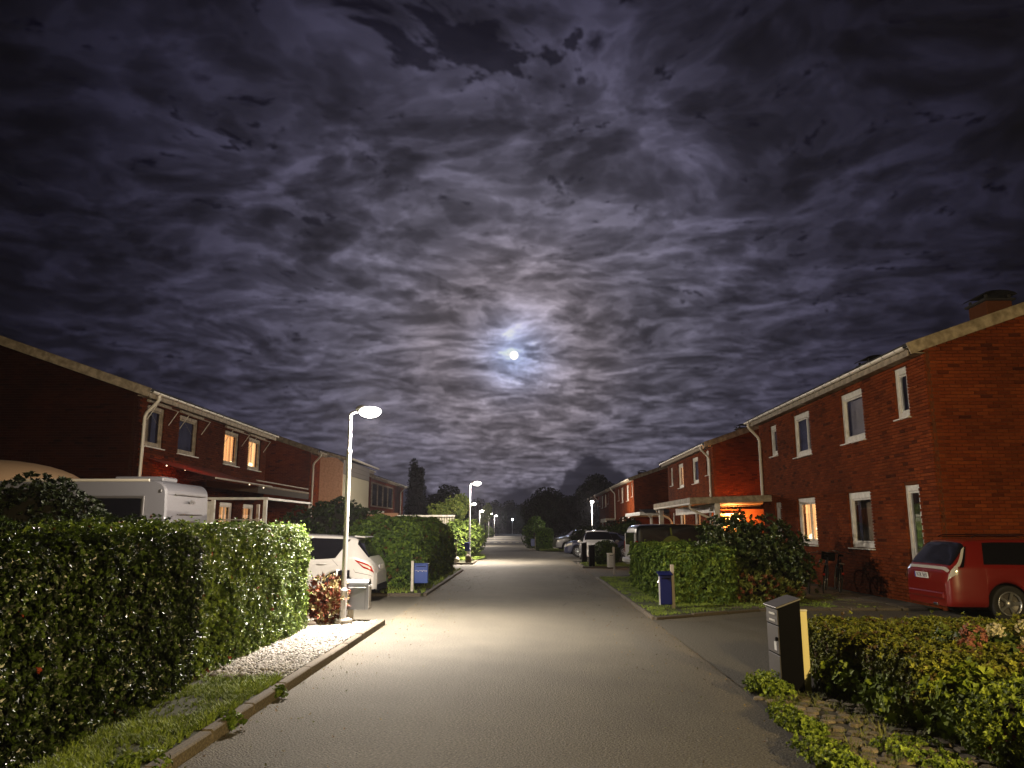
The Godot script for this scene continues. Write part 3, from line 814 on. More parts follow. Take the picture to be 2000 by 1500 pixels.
# side +1: right-hand row (street wall faces -x); side -1: left-hand row
func house(label: String, fx: float, zn: float, L: float, side: float, wins: Array, opt := {}) -> Node3D:
	var D := 9.0
	var eave: float = opt.get("eave", 5.72)
	var slope := 0.345
	var h := thing("row_house", label, "house", Vector3(fx, 0, zn), 0.0, "two-storey brick row houses along the street")
	var face := Wall.new(); face.o = Vector3.ZERO; face.du = Vector3(0, 0, -1); face.dn = Vector3(-side, 0, 0)
	var gab := Wall.new(); gab.o = Vector3(0, 0, 0); gab.du = Vector3(side, 0, 0); gab.dn = Vector3(0, 0, 1)
	var mb := MB.new()
	wall_back(mb, face, L, eave, wins)
	# gables and back wall
	for e in [0.15, L - 0.15]:
		var zz: float = -e
		mb.box(Vector3(side * (D * 0.5 + 0.14), eave * 0.5, zz), Vector3(D - 0.28, eave, 0.25))
		var a := Vector3(side * 0.03, eave, zz); var b := Vector3(side * (D - 0.03), eave, zz); var t := Vector3(side * D * 0.5, eave + slope * D * 0.5 - 0.03, zz)
		for s in [0.125, -0.125]:
			var o := Vector3(0, 0, s)
			if (s > 0) == (side > 0): mb.tri(a + o, b + o, t + o)
			else: mb.tri(a + o, t + o, b + o)
	mb.box(Vector3(side * (D - 0.12), eave * 0.5, -L * 0.5), Vector3(0.24, eave, L - 0.6))
	mb.box(Vector3(side * D * 0.5, 2.72, -L * 0.5), Vector3(D - 0.6, 0.12, L - 0.6))   # floor between the storeys
	part("wall", mb, M[opt.get("mortar", "mortar")], h)
	var xf := []; var cs := []
	var full := func(_y: float) -> Vector2: return Vector2(0, 1e6)
	if opt.get("bricks", true):
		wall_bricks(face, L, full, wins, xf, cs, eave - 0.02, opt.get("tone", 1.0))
		var up: float = opt.get("gable_to", D)
		var tri := func(y: float) -> Vector2:
			if y < eave: return Vector2(0.11, up)
			var c: float = (y - eave) / slope
			return Vector2(c + 0.08, minf(up, D - c - 0.08))
		var gh: Array = opt.get("gable_holes", [])
		wall_bricks(gab, up, tri, gh, xf, cs, eave + slope * minf(up, D * 0.5) - 0.1, opt.get("gable_light_tone", 1.0))
	var few: int = opt.get("single", 0)
	if few > 0:
		var order := range(xf.size())
		var eye := Vector3(-fx, EYE, -zn)
		var dist := xf.map(func(t): return (t.origin - eye).length_squared())
		order.sort_custom(func(a, b): return dist[a] < dist[b])
		var r1 := []; var r2 := []
		for i in order.size():
			if i < few:
				var o := MeshInstance3D.new()
				o.name = "brick"; o.mesh = MESH.brick; o.transform = xf[order[i]]
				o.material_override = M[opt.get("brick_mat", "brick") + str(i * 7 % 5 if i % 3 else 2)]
				h.add_child(o, true)
			else:
				r1.append(xf[order[i]]); r2.append(cs[order[i]])
		xf = r1; cs = r2
	if xf.size(): copies("brickwork", MESH.brick, M.brick, xf, cs, h)
	for w in wins: window(h, face, w)
	# roof: two slopes with an overhang
	mb = MB.new()
	var ov := 0.40
	for s in [0.0, 1.0]:
		var e0: float = -ov if s == 0.0 else D + 0.3
		var a := Vector3(side * e0, eave + (slope * e0 if s == 0.0 else slope * (D - e0)) + 0.10, 0.16)
		var r := Vector3(side * D * 0.5, eave + slope * D * 0.5 + 0.10, 0.16)
		var dz := Vector3(0, 0, -L - 0.32); var th := Vector3(0, 0.13, 0)
		var q := [a, r, r + dz, a + dz]
		if (side > 0) != (s == 0.0): q.reverse()
		mb.quad(q[3], q[2], q[1], q[0])
		mb.quad(q[0] + th, q[1] + th, q[2] + th, q[3] + th)
		mb._q([a, r, r + th, a + th], (side > 0) == (s == 0.0)); mb._q([a + dz, r + dz, r + dz + th, a + dz + th], (side > 0) != (s == 0.0))
		mb._q([a, a + dz, a + dz + th, a + th], (side > 0) != (s == 0.0))
	var roof := part("roof", mb, M.roofing, h)
	# verge boards on the near gable, following the slope
	for s in [0.0, 1.0]:
		var a := Vector3(side * (-ov - 0.01 if s == 0.0 else D + 0.3), 0, 0.175); var r := Vector3(side * D * 0.5, 0, 0.175)
		a.y = eave + 0.08 - slope * (ov if s == 0.0 else 0.3); r.y = eave + slope * D * 0.5 + 0.08
		var dv := r - a
		mb = MB.new()
		mb.box((a + r) * 0.5, Vector3(dv.length(), 0.27, 0.035), 0.006, Basis(Vector3(0, 0, 1), atan2(dv.y, dv.x) if side > 0 or s == 1.0 else atan2(dv.y, dv.x)))
		part("verge_board", mb, M.fascia, h)
	# fascia, soffit and half-round gutter with brackets
	mb = MB.new()
	mb.box(Vector3(-side * (ov - 0.02), eave - 0.10, -L * 0.5), Vector3(0.03, 0.2, L + 0.2), 0.004)
	part("fascia", mb, M.fascia, h)
	mb = MB.new()
	mb.box(Vector3(-side * ov * 0.46, eave - 0.13, -L * 0.5), Vector3(ov - 0.06, 0.02, L + 0.18))
	part("soffit", mb, M.fascia, h)
	var rows := []
	for k in 9:
		var a := PI + PI * k / 8.0
		var p := Vector3(-side * (ov + 0.065) + cos(a) * 0.065, eave - 0.01 + sin(a) * 0.065, 0.14)
		rows.append([p, p + Vector3(0, 0, -L - 0.26)])
	mb = MB.new(); mb.grid(rows)
	rows = []
	for k in 9:
		var a := PI + PI * k / 8.0
		var p := Vector3(-side * (ov + 0.065) + cos(a) * 0.058, eave - 0.006 + sin(a) * 0.058, 0.14)
		rows.append([p, p + Vector3(0, 0, -L - 0.26)])
	mb.grid(rows, true)
	var gut := part("gutter", mb, M.gutter, h)
	for k in int(L / 0.62):
		var b := MB.new(); var pts := []
		for q in 7:
			var a := PI + PI * q / 6.0
			pts.append(Vector3(-side * (ov + 0.065) + cos(a) * 0.071, eave - 0.005 + sin(a) * 0.071, -0.25 - k * 0.62))
		b.tube(pts, 0.008, 5)
		part("bracket", b, M.dark_grey_metal, gut)
	for u in opt.get("pipes", []):
		downpipe(h, Vector3(-side * (ov + 0.065), 0, -u), Vector3(-side * 0.065, 0, -u), eave - 0.06, opt.get("pipe_end", 0.1), M.gutter)
	for c in opt.get("chimneys", []):
		mb = MB.new()
		var p := Vector3(side * c[0], 0, -c[1])
		var y0: float = eave + slope * minf(c[0], D - c[0]) - 0.1
		mb.box(Vector3(p.x, (y0 + c[2]) * 0.5, p.z), Vector3(0.75, c[2] - y0, 0.9), 0.02)
		var ck := part("chimney", mb, M.mortar, roof)
		mb = MB.new()
		mb.box(Vector3(p.x, c[2] + 0.03, p.z), Vector3(0.9, 0.06, 1.05), 0.01)
		for s in [-1, 1]:
			for t in [-1, 1]:
				mb.box(Vector3(p.x + s * 0.33, c[2] + 0.11, p.z + t * 0.4), Vector3(0.06, 0.16, 0.06))
		var rw := []
		for k in 7:
			var a := PI * k / 6.0
			rw.append([Vector3(p.x + cos(a) * 0.48, c[2] + 0.16 + sin(a) * 0.13, p.z + 0.56), Vector3(p.x + cos(a) * 0.48, c[2] + 0.16 + sin(a) * 0.13, p.z - 0.56)])
		mb.grid(rw); mb.grid(rw, true)
		part("chimney_cap", mb, M.roofing, ck)
	return h

func W(z0: float, z1: float, y0: float, y1: float, zn: float, extra := {}) -> Dictionary:
	var d := {"u0": zn - maxf(z0, z1), "u1": zn - minf(z0, z1), "y0": y0, "y1": y1}
	d.merge(extra)
	return d

func row_plan(zn: float, over := {}) -> Array:   # the plan all these houses share; over replaces windows by name
	var p := {
		"door": W(zn - 1.5, zn - 0.8, 0.25, 2.72, zn, {"door": true, "f": 0.11}),
		"up1": W(zn - 1.5, zn - 0.85, 4.3, 5.5, zn, {"f": 0.13, "kind": "curtain", "curtain": "blind", "gap": [0.0, 0.72]}),
		"up2": W(zn - 4.75, zn - 3.3, 4.05, 5.42, zn, {"f": 0.13}),
		"lo2": W(zn - 4.75, zn - 3.3, 1.22, 2.68, zn, {"f": 0.13, "kind": "curtain", "curtain": "blue_curtain", "gap": [0.16, 0.9]}),
		"up3": W(zn - 8.7, zn - 7.2, 4.02, 5.40, zn, {"f": 0.13}),
		"lo3": W(zn - 8.8, zn - 7.2, 1.22, 2.67, zn, {"f": 0.12}),
		"up4": W(zn - 11.2, zn - 10.45, 4.28, 5.38, zn, {"f": 0.13, "kind": "curtain", "curtain": "blue_curtain", "gap": [0.25, 0.8]}),
		"lo4": W(zn - 11.1, zn - 10.45, 1.3, 2.62, zn, {"f": 0.13})}
	for k in over:
		if over[k] == null: p.erase(k)
		else: p[k].merge(over[k], true)
	return p.values()

func houses() -> void:
	bump.seed = 4; bump.noise_type = FastNoiseLite.TYPE_SIMPLEX_SMOOTH; bump.frequency = 1.0; bump.fractal_octaves = 2
	house("nearest brick row house on the right, behind the red estate car", 8.9, -17.0, 12.5, 1.0, row_plan(-17.0, {
		"up2": {"kind": "blind", "curtain": "blind", "label": "upper window with a pale roller blind pulled down"},
		"up3": {"kind": "curtain", "curtain": "blue_curtain", "bars": [0.42], "label": "upper window divided by a slim upright"},
		"lo3": {"kind": "lit", "curtain": "lit_bright", "gap": [0.55, 0.62], "bars": [0.62], "globes": [[0.62, 0.16, 0.10], [0.30, 0.34, 0.05], [0.34, 0.10, 0.05]], "label": "ground-floor window glowing warm behind striped curtains"},
		"door": {"kind": "dark", "label": "white garden door with a tall glass pane"}}),
		{"single": 300, "pipes": [12.3], "pipe_end": 2.9, "gable_to": 5.0, "chimneys": [[4.75, 5.1, 8.2], [3.9, 11.0, 7.62]]})
	house("second brick row house on the right, above the glowing orange porch", 8.95, -37.2, 12.1, 1.0, row_plan(-37.2, {
		"up3": {"kind": "lit", "curtain": "lit_bright", "gap": [0.70, 0.76], "label": "lit upper window"},
		"lo2": {"kind": "lit", "curtain": "lit_dim", "label": "dimly lit ground-floor window"},
		"lo3": {"kind": "lit", "curtain": "lit_curtain", "globes": [[0.35, 0.25, 0.13]], "label": "ground-floor window with a bright lamp"}}),
		{"single": 300, "pipes": [0.5], "pipe_end": 2.9, "chimneys": [[4.5, 4.8, 7.75], [4.5, 10.5, 7.75]], "gable_to": 4.2})
	house("third brick row house on the right, gable above the white carport", 8.85, -64.5, 14.0, 1.0, row_plan(-64.5, {
		"up3": {"kind": "lit", "curtain": "lit_curtain", "label": "lit upper window seen almost edge on"}}),
		{"pipes": [13.6], "pipe_end": 2.6, "chimneys": [[4.5, 4.8, 7.8], [4.5, 11.0, 7.8]], "gable_to": 4.6})
	house("fourth brick row house on the right, beyond a dark recess", 8.9, -84.5, 13.5, 1.0, row_plan(-84.5, {"up2": {"kind": "lit", "curtain": "lit_dim"}}),
		{"pipes": [13.2], "chimneys": [[4.5, 6.0, 8.0]], "gable_to": 3.0})
	house("fifth brick row house on the right, behind the bright lamp", 9.0, -104.0, 13.0, 1.0, row_plan(-104.0), {"pipes": [12.8], "chimneys": [[4.5, 6.0, 8.0]], "bricks": false})
	house("farthest brick row house on the right, beside the orange porch light", 9.1, -123.0, 22.0, 1.0, row_plan(-123.0), {"pipes": [0.5], "bricks": false})
	house("nearest brick row house on the left, shade coloured into its brick, behind the caravan", -11.7, -22.6, 11.6, -1.0, [
		W(-24.38, -23.2, 4.22, 5.5, -22.6, {"f": 0.10, "mat": M.fascia, "kind": "curtain", "curtain": "blue_curtain", "gap": [0.2, 0.75], "label": "dark upper window"}),
		W(-26.95, -25.45, 4.2, 5.5, -22.6, {"f": 0.10, "mat": M.fascia, "kind": "curtain", "curtain": "blue_curtain", "label": "upper window with bluish curtain"}),
		W(-30.9, -29.4, 4.17, 5.48, -22.6, {"f": 0.09, "mat": M.fascia, "kind": "lit", "curtain": "lit_curtain", "gap": [0.60, 0.64], "globes": [[0.06, 0.10, 0.09], [0.84, 0.10, 0.06]], "label": "lit upper window with drawn orange curtains"}),
		W(-33.5, -32.0, 4.17, 5.5, -22.6, {"f": 0.09, "mat": M.fascia, "kind": "lit", "curtain": "lit_bright", "gap": [0.26, 0.36], "globes": [[0.55, 0.16, 0.10]], "label": "brightest lit upper window with a lamp on the sill"}),
		W(-30.7, -29.35, 0.5, 2.7, -22.6, {"f": 0.1, "kind": "lit", "curtain": "lit_dim", "bars": [0.67], "label": "lit patio door with two narrow panes"}),
		W(-33.1, -31.8, 0.9, 2.7, -22.6, {"f": 0.1, "kind": "lit", "curtain": "lit_dim", "label": "lit ground-floor window behind the white pergola"})],
		{"pipes": [0.35], "pipe_end": 2.6, "gable_to": 9.0, "eave": 5.78, "single": 300, "brick_mat": "brick_shaded", "tone": 0.5, "gable_light_tone": 0.13, "mortar": "shaded_mortar"})  # shade put into brick and mortar colours, deepest on the gable
	house("second brick row house on the left, gable brick coloured lighter for lamplight, pink bay", -11.7, -41.4, 15.3, -1.0, [
		W(-53.5, -52.1, 4.1, 5.4, -41.4, {"f": 0.12}), W(-55.9, -54.5, 4.1, 5.4, -41.4, {"f": 0.12})], {"pipes": [0.3], "pipe_end": 2.2, "gable_to": 3.2, "eave": 5.80, "gable_light_tone": 1.35, "single": 300})  # gable brick raised in colour to stand for lamplight
	house("third brick row house on the left with four tall dark panes", -12.6, -62.0, 16.5, -1.0, [], {"pipes": [14.6], "pipe_end": 2.2, "gable_to": 3.0, "eave": 5.78})
	# glazed wall of the third left house: four tall dark panels between pale posts
	var gz := thing("glazed_bay", "four tall dark glass panels between pale posts under the eaves", "bay window", Vector3(-12.56, 3.5, -62.2))
	for i in 5:
		var mb := MB.new(); mb.box(Vector3(0.03, 0.88, -i * 2.4), Vector3(0.10, 1.76, 0.12), 0.01)
		part("post", mb, M.fascia, gz)
	for i in 4:
		var mb := MB.new(); mb.box(Vector3(0.0, 0.88, -1.2 - i * 2.4), Vector3(0.04, 1.70, 2.2))
		part("pane", mb, M.dark_glass, gz)
	var rb := MB.new(); rb.box(Vector3(0.04, 1.81, -4.8), Vector3(0.12, 0.10, 9.8), 0.01); part("rail", rb, M.fascia, gz)
	rb = MB.new(); rb.box(Vector3(0.04, -0.05, -4.8), Vector3(0.12, 0.10, 9.8), 0.01); part("rail", rb, M.fascia, gz)
	# the bay of the second left house
	var by := thing("house_bay", "pink rendered bay with pale vertical cladding on its street side", "bay", Vector3(-11.68, 0, -43.2))
	var mb := MB.new()
	mb.slab(P2([0.0, 0.0, 1.3, 0.0, 1.3, -0.14, 0.0, -0.14]), 5.32, 2.9)
	var t := [Vector3(0.0, 5.32, 0), Vector3(1.3, 5.32, 0), Vector3(0.95, 5.62, 0), Vector3(0.0, 5.66, 0)]
	mb.quad(t[0], t[1], t[2], t[3])
	part("end_wall", mb, M.pink_render, by)
	mb = MB.new(); mb.box(Vector3(0.66, 2.88, 0.02), Vector3(1.4, 0.10, 0.10), 0.01); part("ledge", mb, M.bark, by)
	mb = MB.new(); mb.box(Vector3(0.66, 1.45, -3.6), Vector3(1.25, 2.75, 7.1)); part("base_wall", mb, M.mortar, by)
	mb = MB.new(); mb.box(Vector3(0.63, 4.2, -3.7), Vector3(1.2, 2.7, 7.0)); part("wall", mb, M.grey_board, by)
	for i in 18:
		mb = MB.new(); mb.box(Vector3(1.27, 3.78, -0.36 - i * 0.4), Vector3(0.045, 1.85, 0.385), 0.008)
		part("board", mb, M.cladding, by)
	for i in 3:
		mb = MB.new(); mb.box(Vector3(1.29, 4.86 + i * 0.27, -3.7), Vector3(0.05, 0.26, 7.2), 0.008)
		part("fascia_board", mb, M.grey_board, by)
	mb = MB.new()
	mb.quad(Vector3(1.75, 5.60, 0.2), Vector3(1.75, 5.60, -7.6), Vector3(-0.5, 6.22, -7.6), Vector3(-0.5, 6.22, 0.2))
	mb.quad(Vector3(1.75, 5.52, 0.2), Vector3(-0.5, 6.12, 0.2), Vector3(-0.5, 6.12, -7.6), Vector3(1.75, 5.52, -7.6))
	mb.box(Vector3(1.77, 5.55, -3.7), Vector3(0.05, 0.14, 7.8), 0.01)
	part("roof", mb, M.roofing, by)
	mb = MB.new(); mb.tube([Vector3(1.85, 5.54, 0.2), Vector3(1.85, 5.54, -7.6)], 0.06, 10); part("gutter", mb, M.gutter, by)
	mb = MB.new(); mb.box(Vector3(0.62, 5.78, 0.17), Vector3(2.35, 0.16, 0.04), 0.006, Basis(Vector3(0, 0, 1), -0.268)); part("verge_board", mb, M.fascia, by)
	# window shade arms on the left house
	for w in [[-24.4, -23.2], [-26.95, -25.45], [-30.9, -29.4], [-33.5, -32.0]]:
		var aw := thing("window_awning", ["folded awning with two thin arms over the first dark upper window", "folded awning over the bluish upper window", "folded dark awning over the orange curtained window", "folded dark awning over the brightest upper window"][[-24.4, -26.95, -30.9, -33.5].find(w[0])], "awning", Vector3(-11.68, 5.55, (w[0] + w[1]) * 0.5), 0.0, "window awnings on the left house")
		var hw: float = (w[1] - w[0]) * 0.5
		mb = MB.new(); mb.tube([Vector3(0.06, 0.03, -hw - 0.15), Vector3(0.06, 0.03, hw + 0.15)], 0.045, 8); part("roller", mb, M.fascia, aw)
		for s in [-1, 1]:
			mb = MB.new(); mb.tube([Vector3(0.05, -0.55, s * (hw + 0.12)), Vector3(0.34, -0.10, s * (hw + 0.12))], 0.012, 6); part("arm", mb, M.gutter, aw)
		mb = MB.new(); mb.tube([Vector3(0.34, -0.10, -hw - 0.14), Vector3(0.34, -0.10, hw + 0.14)], 0.016, 6); part("front_bar", mb, M.fascia, aw)
	porches()

func carport(nm: String, label: String, cat: String, x0: float, x1: float, z0: float, z1: float, y: float, drop: float, posts: Array, m: Material, post_w := 0.14) -> Node3D:
	# a flat roof with deep fascia; x0 the street edge, z0 the near edge
	var o := thing(nm, label, cat, Vector3(x0, 0, z0))
	var w := x1 - x0; var l := z1 - z0
	var mb := MB.new()
	var th := 0.10
	var a := [Vector3(0, y, 0), Vector3(w, y + drop, 0), Vector3(w, y + drop, l), Vector3(0, y, l)]
	mb.quad(a[3], a[2], a[1], a[0]) if (w > 0) == (l > 0) else mb.quad(a[0], a[1], a[2], a[3])
	var b := a.map(func(p): return p + Vector3(0, th, 0))
	mb.quad(b[3], b[2], b[1], b[0]) if (w > 0) == (l > 0) else mb.quad(b[0], b[1], b[2], b[3])
	part("roof", mb, M.roofing, o)
	mb = MB.new(); mb.quad(a[0] - Vector3(0, 0.01, 0), a[1] - Vector3(0, 0.01, 0), a[2] - Vector3(0, 0.01, 0), a[3] - Vector3(0, 0.01, 0)); part("ceiling", mb, m, o)
	for e in [[a[0], a[1]], [a[0], a[3]], [a[3], a[2]]]:
		var p: Vector3 = e[0]; var q: Vector3 = e[1]; var d := q - p
		mb = MB.new()
		mb.box((p + q) * 0.5 + Vector3(0, 0.04, 0), Vector3(0.045, 0.24, d.length() + 0.05), 0.008, Basis.looking_at(d.normalized(), Vector3.UP))
		part("fascia_board", mb, m, o)
	for p in posts:
		mb = MB.new(); mb.box(Vector3(p[0] - x0, (y + 0.02) * 0.5, p[1] - z0), Vector3(post_w, y - 0.02, post_w), 0.012)
		part("post", mb, M.white_paint, o)
	return o

func porches() -> void:
	# porch between the first and second house on the right
	var o := carport("porch", "white porch roof on posts over a glowing orange entrance", "porch", 5.95, 10.9, -28.45, -36.6, 2.66, 0.16, [[6.95, -28.65], [6.2, -36.2]], M.fascia, 0.2)
	var mb := MB.new()
	mb.tube([Vector3(0.02, 2.60, -0.05), Vector3(0.02, 2.60, -8.1)], 0.055, 9); part("gutter", mb, M.gutter, o)
	mb = MB.new(); mb.tube([Vector3(0.02, 2.6, -0.3), Vector3(0.04, 2.42, -0.3), Vector3(0.75, 2.08, -0.3), Vector3(0.9, 1.95, -0.3), Vector3(0.92, 0.1, -0.3)], 0.045, 9); part("downpipe", mb, M.gutter, o)
	mb = MB.new(); mb.tube([Vector3(0.02, 2.6, -7.7), Vector3(0.05, 2.40, -7.7), Vector3(0.6, 2.15, -7.7), Vector3(0.7, 2.0, -7.7), Vector3(0.7, 0.1, -7.7)], 0.045, 9); part("downpipe", mb, M.gutter, o)
	mb = MB.new(); mb.box(Vector3(0.98, 2.46, -4.0), Vector3(0.10, 0.34, 7.6), 0.01); part("beam", mb, M.white_paint, o)
	mb = MB.new(); mb.box(Vector3(0.86, 2.42, -0.55), Vector3(0.12, 0.16, 0.16), 0.02); part("sensor_box", mb, M.dark_grey_metal, o)
	# back wall with orange lamplight put into its colour, door surround and lamp
	var en := thing("entrance", "entrance wall coloured for orange lamplight with white door surround under the porch", "entrance", Vector3(8.9, 0, -36.95))
	mb = MB.new(); mb.box(Vector3(1.1, 1.3, 0), Vector3(2.6, 2.6, 0.1)); part("wall", mb, mat("orange_lit_wall", lin(0.42, 0.14, 0.05), 0.85), en)  # orange lamplight put into the wall colour
	mb = MB.new(); mb.box(Vector3(0.10, 1.15, 0.08), Vector3(0.12, 2.3, 0.08), 0.01); part("door_post", mb, M.white_paint, en)
	mb = MB.new(); mb.box(Vector3(1.05, 1.15, 0.08), Vector3(0.12, 2.3, 0.08), 0.01); part("door_post", mb, M.white_paint, en)
	mb = MB.new(); mb.box(Vector3(0.57, 1.12, 0.075), Vector3(0.82, 2.2, 0.05), 0.01); part("door", mb, M.fascia, en)
	mb = MB.new(); mb.box(Vector3(0.57, 2.36, 0.085), Vector3(1.08, 0.10, 0.09), 0.01); part("lintel", mb, M.white_paint, en)
	var lamp := thing("wall_lamp", "glowing wall lamp beside the door of the orange entrance", "wall lamp", Vector3(9.55, 2.1, -36.7))
	mb = MB.new(); mb.ball(Vector3(0, 0, 0), Vector3(0.10, 0.13, 0.10), 14, 10); part("globe", mb, M.lamp_globe, lamp)
	mb = MB.new(); mb.tube([Vector3(0, 0.13, 0), Vector3(0, 0.2, 0), Vector3(0, 0.2, -0.2)], 0.014, 8); part("bracket", mb, M.dark_grey_metal, lamp)
	omni("lamp_light", Vector3.ZERO, 18.0, Color(1.0, 0.60, 0.30), 0.08, lamp)
	# carport between the second and third house on the right
	o = carport("carport", "white carport beside the third right house, above the black van", "carport", 7.55, 11.5, -52.2, -60.0, 2.62, 0.0, [[8.3, -52.4], [9.9, -52.4], [8.0, -59.6]], M.white_paint, 0.16)
	mb = MB.new(); mb.box(Vector3(1.9, 2.80, 1.1), Vector3(3.9, 0.05, 2.4), 0.01, Basis(Vector3.RIGHT, 0.10)); part("roof_sheet", mb, M.roofing, o)
	mb = MB.new(); mb.tube([Vector3(0.5, 2.6, 0.02), Vector3(0.62, 2.42, 0.05), Vector3(0.75, 2.3, 0.1), Vector3(0.75, 0.1, 0.1)], 0.05, 9); part("downpipe", mb, M.gutter, o)
	mb = MB.new(); mb.box(Vector3(2.2, 1.2, -7.6), Vector3(4.4, 2.5, 0.15)); part("brick_wall", mb, M.brick2, o)
	var l2 := thing("wall_lamp", "round glowing lamp under the white carport roof", "wall lamp", Vector3(10.15, 2.0, -54.0))
	mb = MB.new(); mb.ball(Vector3(0, 0, 0), Vector3(0.16, 0.16, 0.12), 14, 10); part("globe", mb, M.lamp_globe, l2)
	omni("lamp_light", Vector3.ZERO, 4.0, Color(1.0, 0.68, 0.36), 0.1, l2)
	# balcony in the recess after the third house
	var bl := thing("balcony", "small pale balcony in the dark recess on the right", "balcony", Vector3(8.0, 2.55, -79.0))
	mb = MB.new(); mb.box(Vector3(0.5, 0, -2.6), Vector3(1.2, 0.2, 5.2), 0.01); part("slab", mb, M.fascia, bl)
	mb = MB.new(); mb.box(Vector3(-0.08, -0.12, -2.6), Vector3(0.06, 0.34, 5.2), 0.01); part("edge_board", mb, M.white_paint, bl)
	# far porch with the orange lamp
	var fp := thing("porch", "far porch with pale rails lit by an orange lamp", "porch", Vector3(6.6, 0, -101.0))
	for q in [[0.0, 0.0], [2.6, 0.0], [0.0, -3.0]]:
		mb = MB.new(); mb.box(Vector3(q[0], 1.35, q[1]), Vector3(0.12, 2.7, 0.12), 0.01); part("post", mb, M.white_paint, fp)
	for y in [2.72, 1.75]:
		mb = MB.new(); mb.box(Vector3(1.3, y, 0.0), Vector3(2.8, 0.14, 0.08), 0.01); part("rail", mb, M.gutter, fp)
	mb = MB.new(); mb.box(Vector3(1.3, 2.84, -1.5), Vector3(2.9, 0.08, 3.2), 0.01); part("roof", mb, M.roofing, fp)
	var ol := thing("porch_lamp", "small orange lamp glowing on the far right porch", "lamp", Vector3(7.25, 2.45, -100.85))
	mb = MB.new(); mb.ball(Vector3.ZERO, Vector3(0.16, 0.18, 0.16), 12, 8)
	var om := mat("orange_glow", lin(0.8, 0.4, 0.2), 0.6); om.emission_enabled = true; om.emission = lin(1.0, 0.38, 0.13); om.emission_energy_multiplier = 9.0
	part("globe", mb, om, ol)
	omni("lamp_light", Vector3.ZERO, 9.0, Color(1.0, 0.5, 0.22), 0.1, ol)
	# left: pergola and roofs in front of the first house
	o = thing("pergola", "white timber pergola frame in front of lit patio doors", "pergola", Vector3(-10.1, 0, -24.0))
	for q in [[0.0, 0.0], [0.33, 0.0], [1.96, 0.0], [0.0, -5.0], [1.96, -5.0]]:
		mb = MB.new(); mb.box(Vector3(q[0], 1.3, q[1]), Vector3(0.11, 2.6, 0.11), 0.01); part("post", mb, M.white_paint, o)
	mb = MB.new(); mb.box(Vector3(0.98, 2.63, 0), Vector3(2.15, 0.08, 0.12), 0.01); part("beam", mb, M.white_paint, o)
	mb = MB.new(); mb.box(Vector3(1.96, 2.63, -2.5), Vector3(0.10, 0.08, 5.0), 0.01); part("beam", mb, M.white_paint, o)
	mb = MB.new(); mb.box(Vector3(0.16, 1.3, 0), Vector3(0.24, 2.5, 0.04), 0.005); part("panel", mb, M.white_paint, o)
	mb = MB.new(); mb.box(Vector3(1.15, 1.98, -0.03), Vector3(1.65, 0.035, 0.03), 0.005); part("rail", mb, M.grey_wood, o)
	o = carport("canopy_roof", "dark flat canopy along the first left house", "canopy", -9.75, -11.6, -27.8, -34.3, 3.05, 0.22, [], M.bark)
	mb = MB.new(); mb.tube([Vector3(0.0, 3.24, 0.0), Vector3(0.0, 3.24, -6.5)], 0.045, 8); part("gutter", mb, M.fascia, o)
	mb = MB.new(); mb.box(Vector3(-0.02, 3.42, -3.2), Vector3(0.05, 0.05, 6.6), 0.01); part("trim", mb, M.fascia, o)
	# red awning lit from beneath by small string lights
	o = thing("patio_awning", "red patio awning glowing from string lights beneath, behind the caravan", "awning", Vector3(-11.6, 0, -23.2))
	var rows := []
	for i in 9:
		var row := []
		for j in 5:
			var f := j / 4.0
			row.append(Vector3(f * 2.2, 3.85 - 0.62 * f - 0.05 * sin(f * PI), -i * 0.62))
		rows.append(row)
	mb = MB.new(); mb.grid(rows); mb.grid(rows, true)
	part("cloth", mb, M.red_awning, o)
	mb = MB.new(); mb.tube([Vector3(2.2, 3.22, 0.05), Vector3(2.2, 3.22, -5.1)], 0.03, 8); part("front_bar", mb, M.gutter, o)
	for i in 7:
		mb = MB.new(); mb.ball(Vector3(0.5 + 0.25 * i, 3.62 - 0.075 * i, -0.3 - 0.75 * i), Vector3.ONE * 0.022, 8, 6); part("string_bulb", mb, M.lamp_globe, o)
	var pl := thing("patio_lamp", "small warm lamp under the red patio awning", "lamp", Vector3(-10.9, 2.95, -24.6))
	mb = MB.new(); mb.ball(Vector3.ZERO, Vector3.ONE * 0.07, 12, 8); part("globe", mb, M.lamp_globe, pl)
	omni("lamp_light", Vector3.ZERO, 1.6, Color(1.0, 0.55, 0.28), 0.07, pl)
	# low garden wall and the slatted carport by the second lamp
	var gw := thing("garden_wall", "low pink rendered garden wall beyond the rounded hedge", "wall", Vector3(-10.3, 0, -50.0))
	mb = MB.new(); mb.box(Vector3(1.0, 1.33, 0), Vector3(2.0, 2.66, 0.2), 0.01); part("wall", mb, M.pink_render, gw)
	mb = MB.new(); mb.box(Vector3(0.1, 2.72, 0), Vector3(1.9, 0.12, 0.34), 0.01); part("coping", mb, M.gutter, gw)
	var sc := thing("slatted_carport", "white carport edge with upright slats beyond the rounded hedge", "carport", Vector3(-7.5, 0, -45.0))
	mb = MB.new(); mb.box(Vector3(1.65, 2.40, 0), Vector3(3.35, 0.11, 0.16), 0.012); part("beam", mb, M.white_paint, sc)
	for i in 22:
		mb = MB.new(); mb.box(Vector3(0.1 + i * 0.148, 2.15, -0.1), Vector3(0.105, 0.42, 0.025), 0.004); part("slat", mb, M.pale_wood, sc)
	mb = MB.new(); mb.box(Vector3(1.65, 1.98, -0.16), Vector3(3.3, 0.05, 0.06)); part("rail", mb, M.white_paint, sc)
	mb = MB.new(); mb.box(Vector3(2.75, 1.0, 0.05), Vector3(0.16, 2.0, 0.14), 0.012); part("post", mb, M.white_paint, sc)
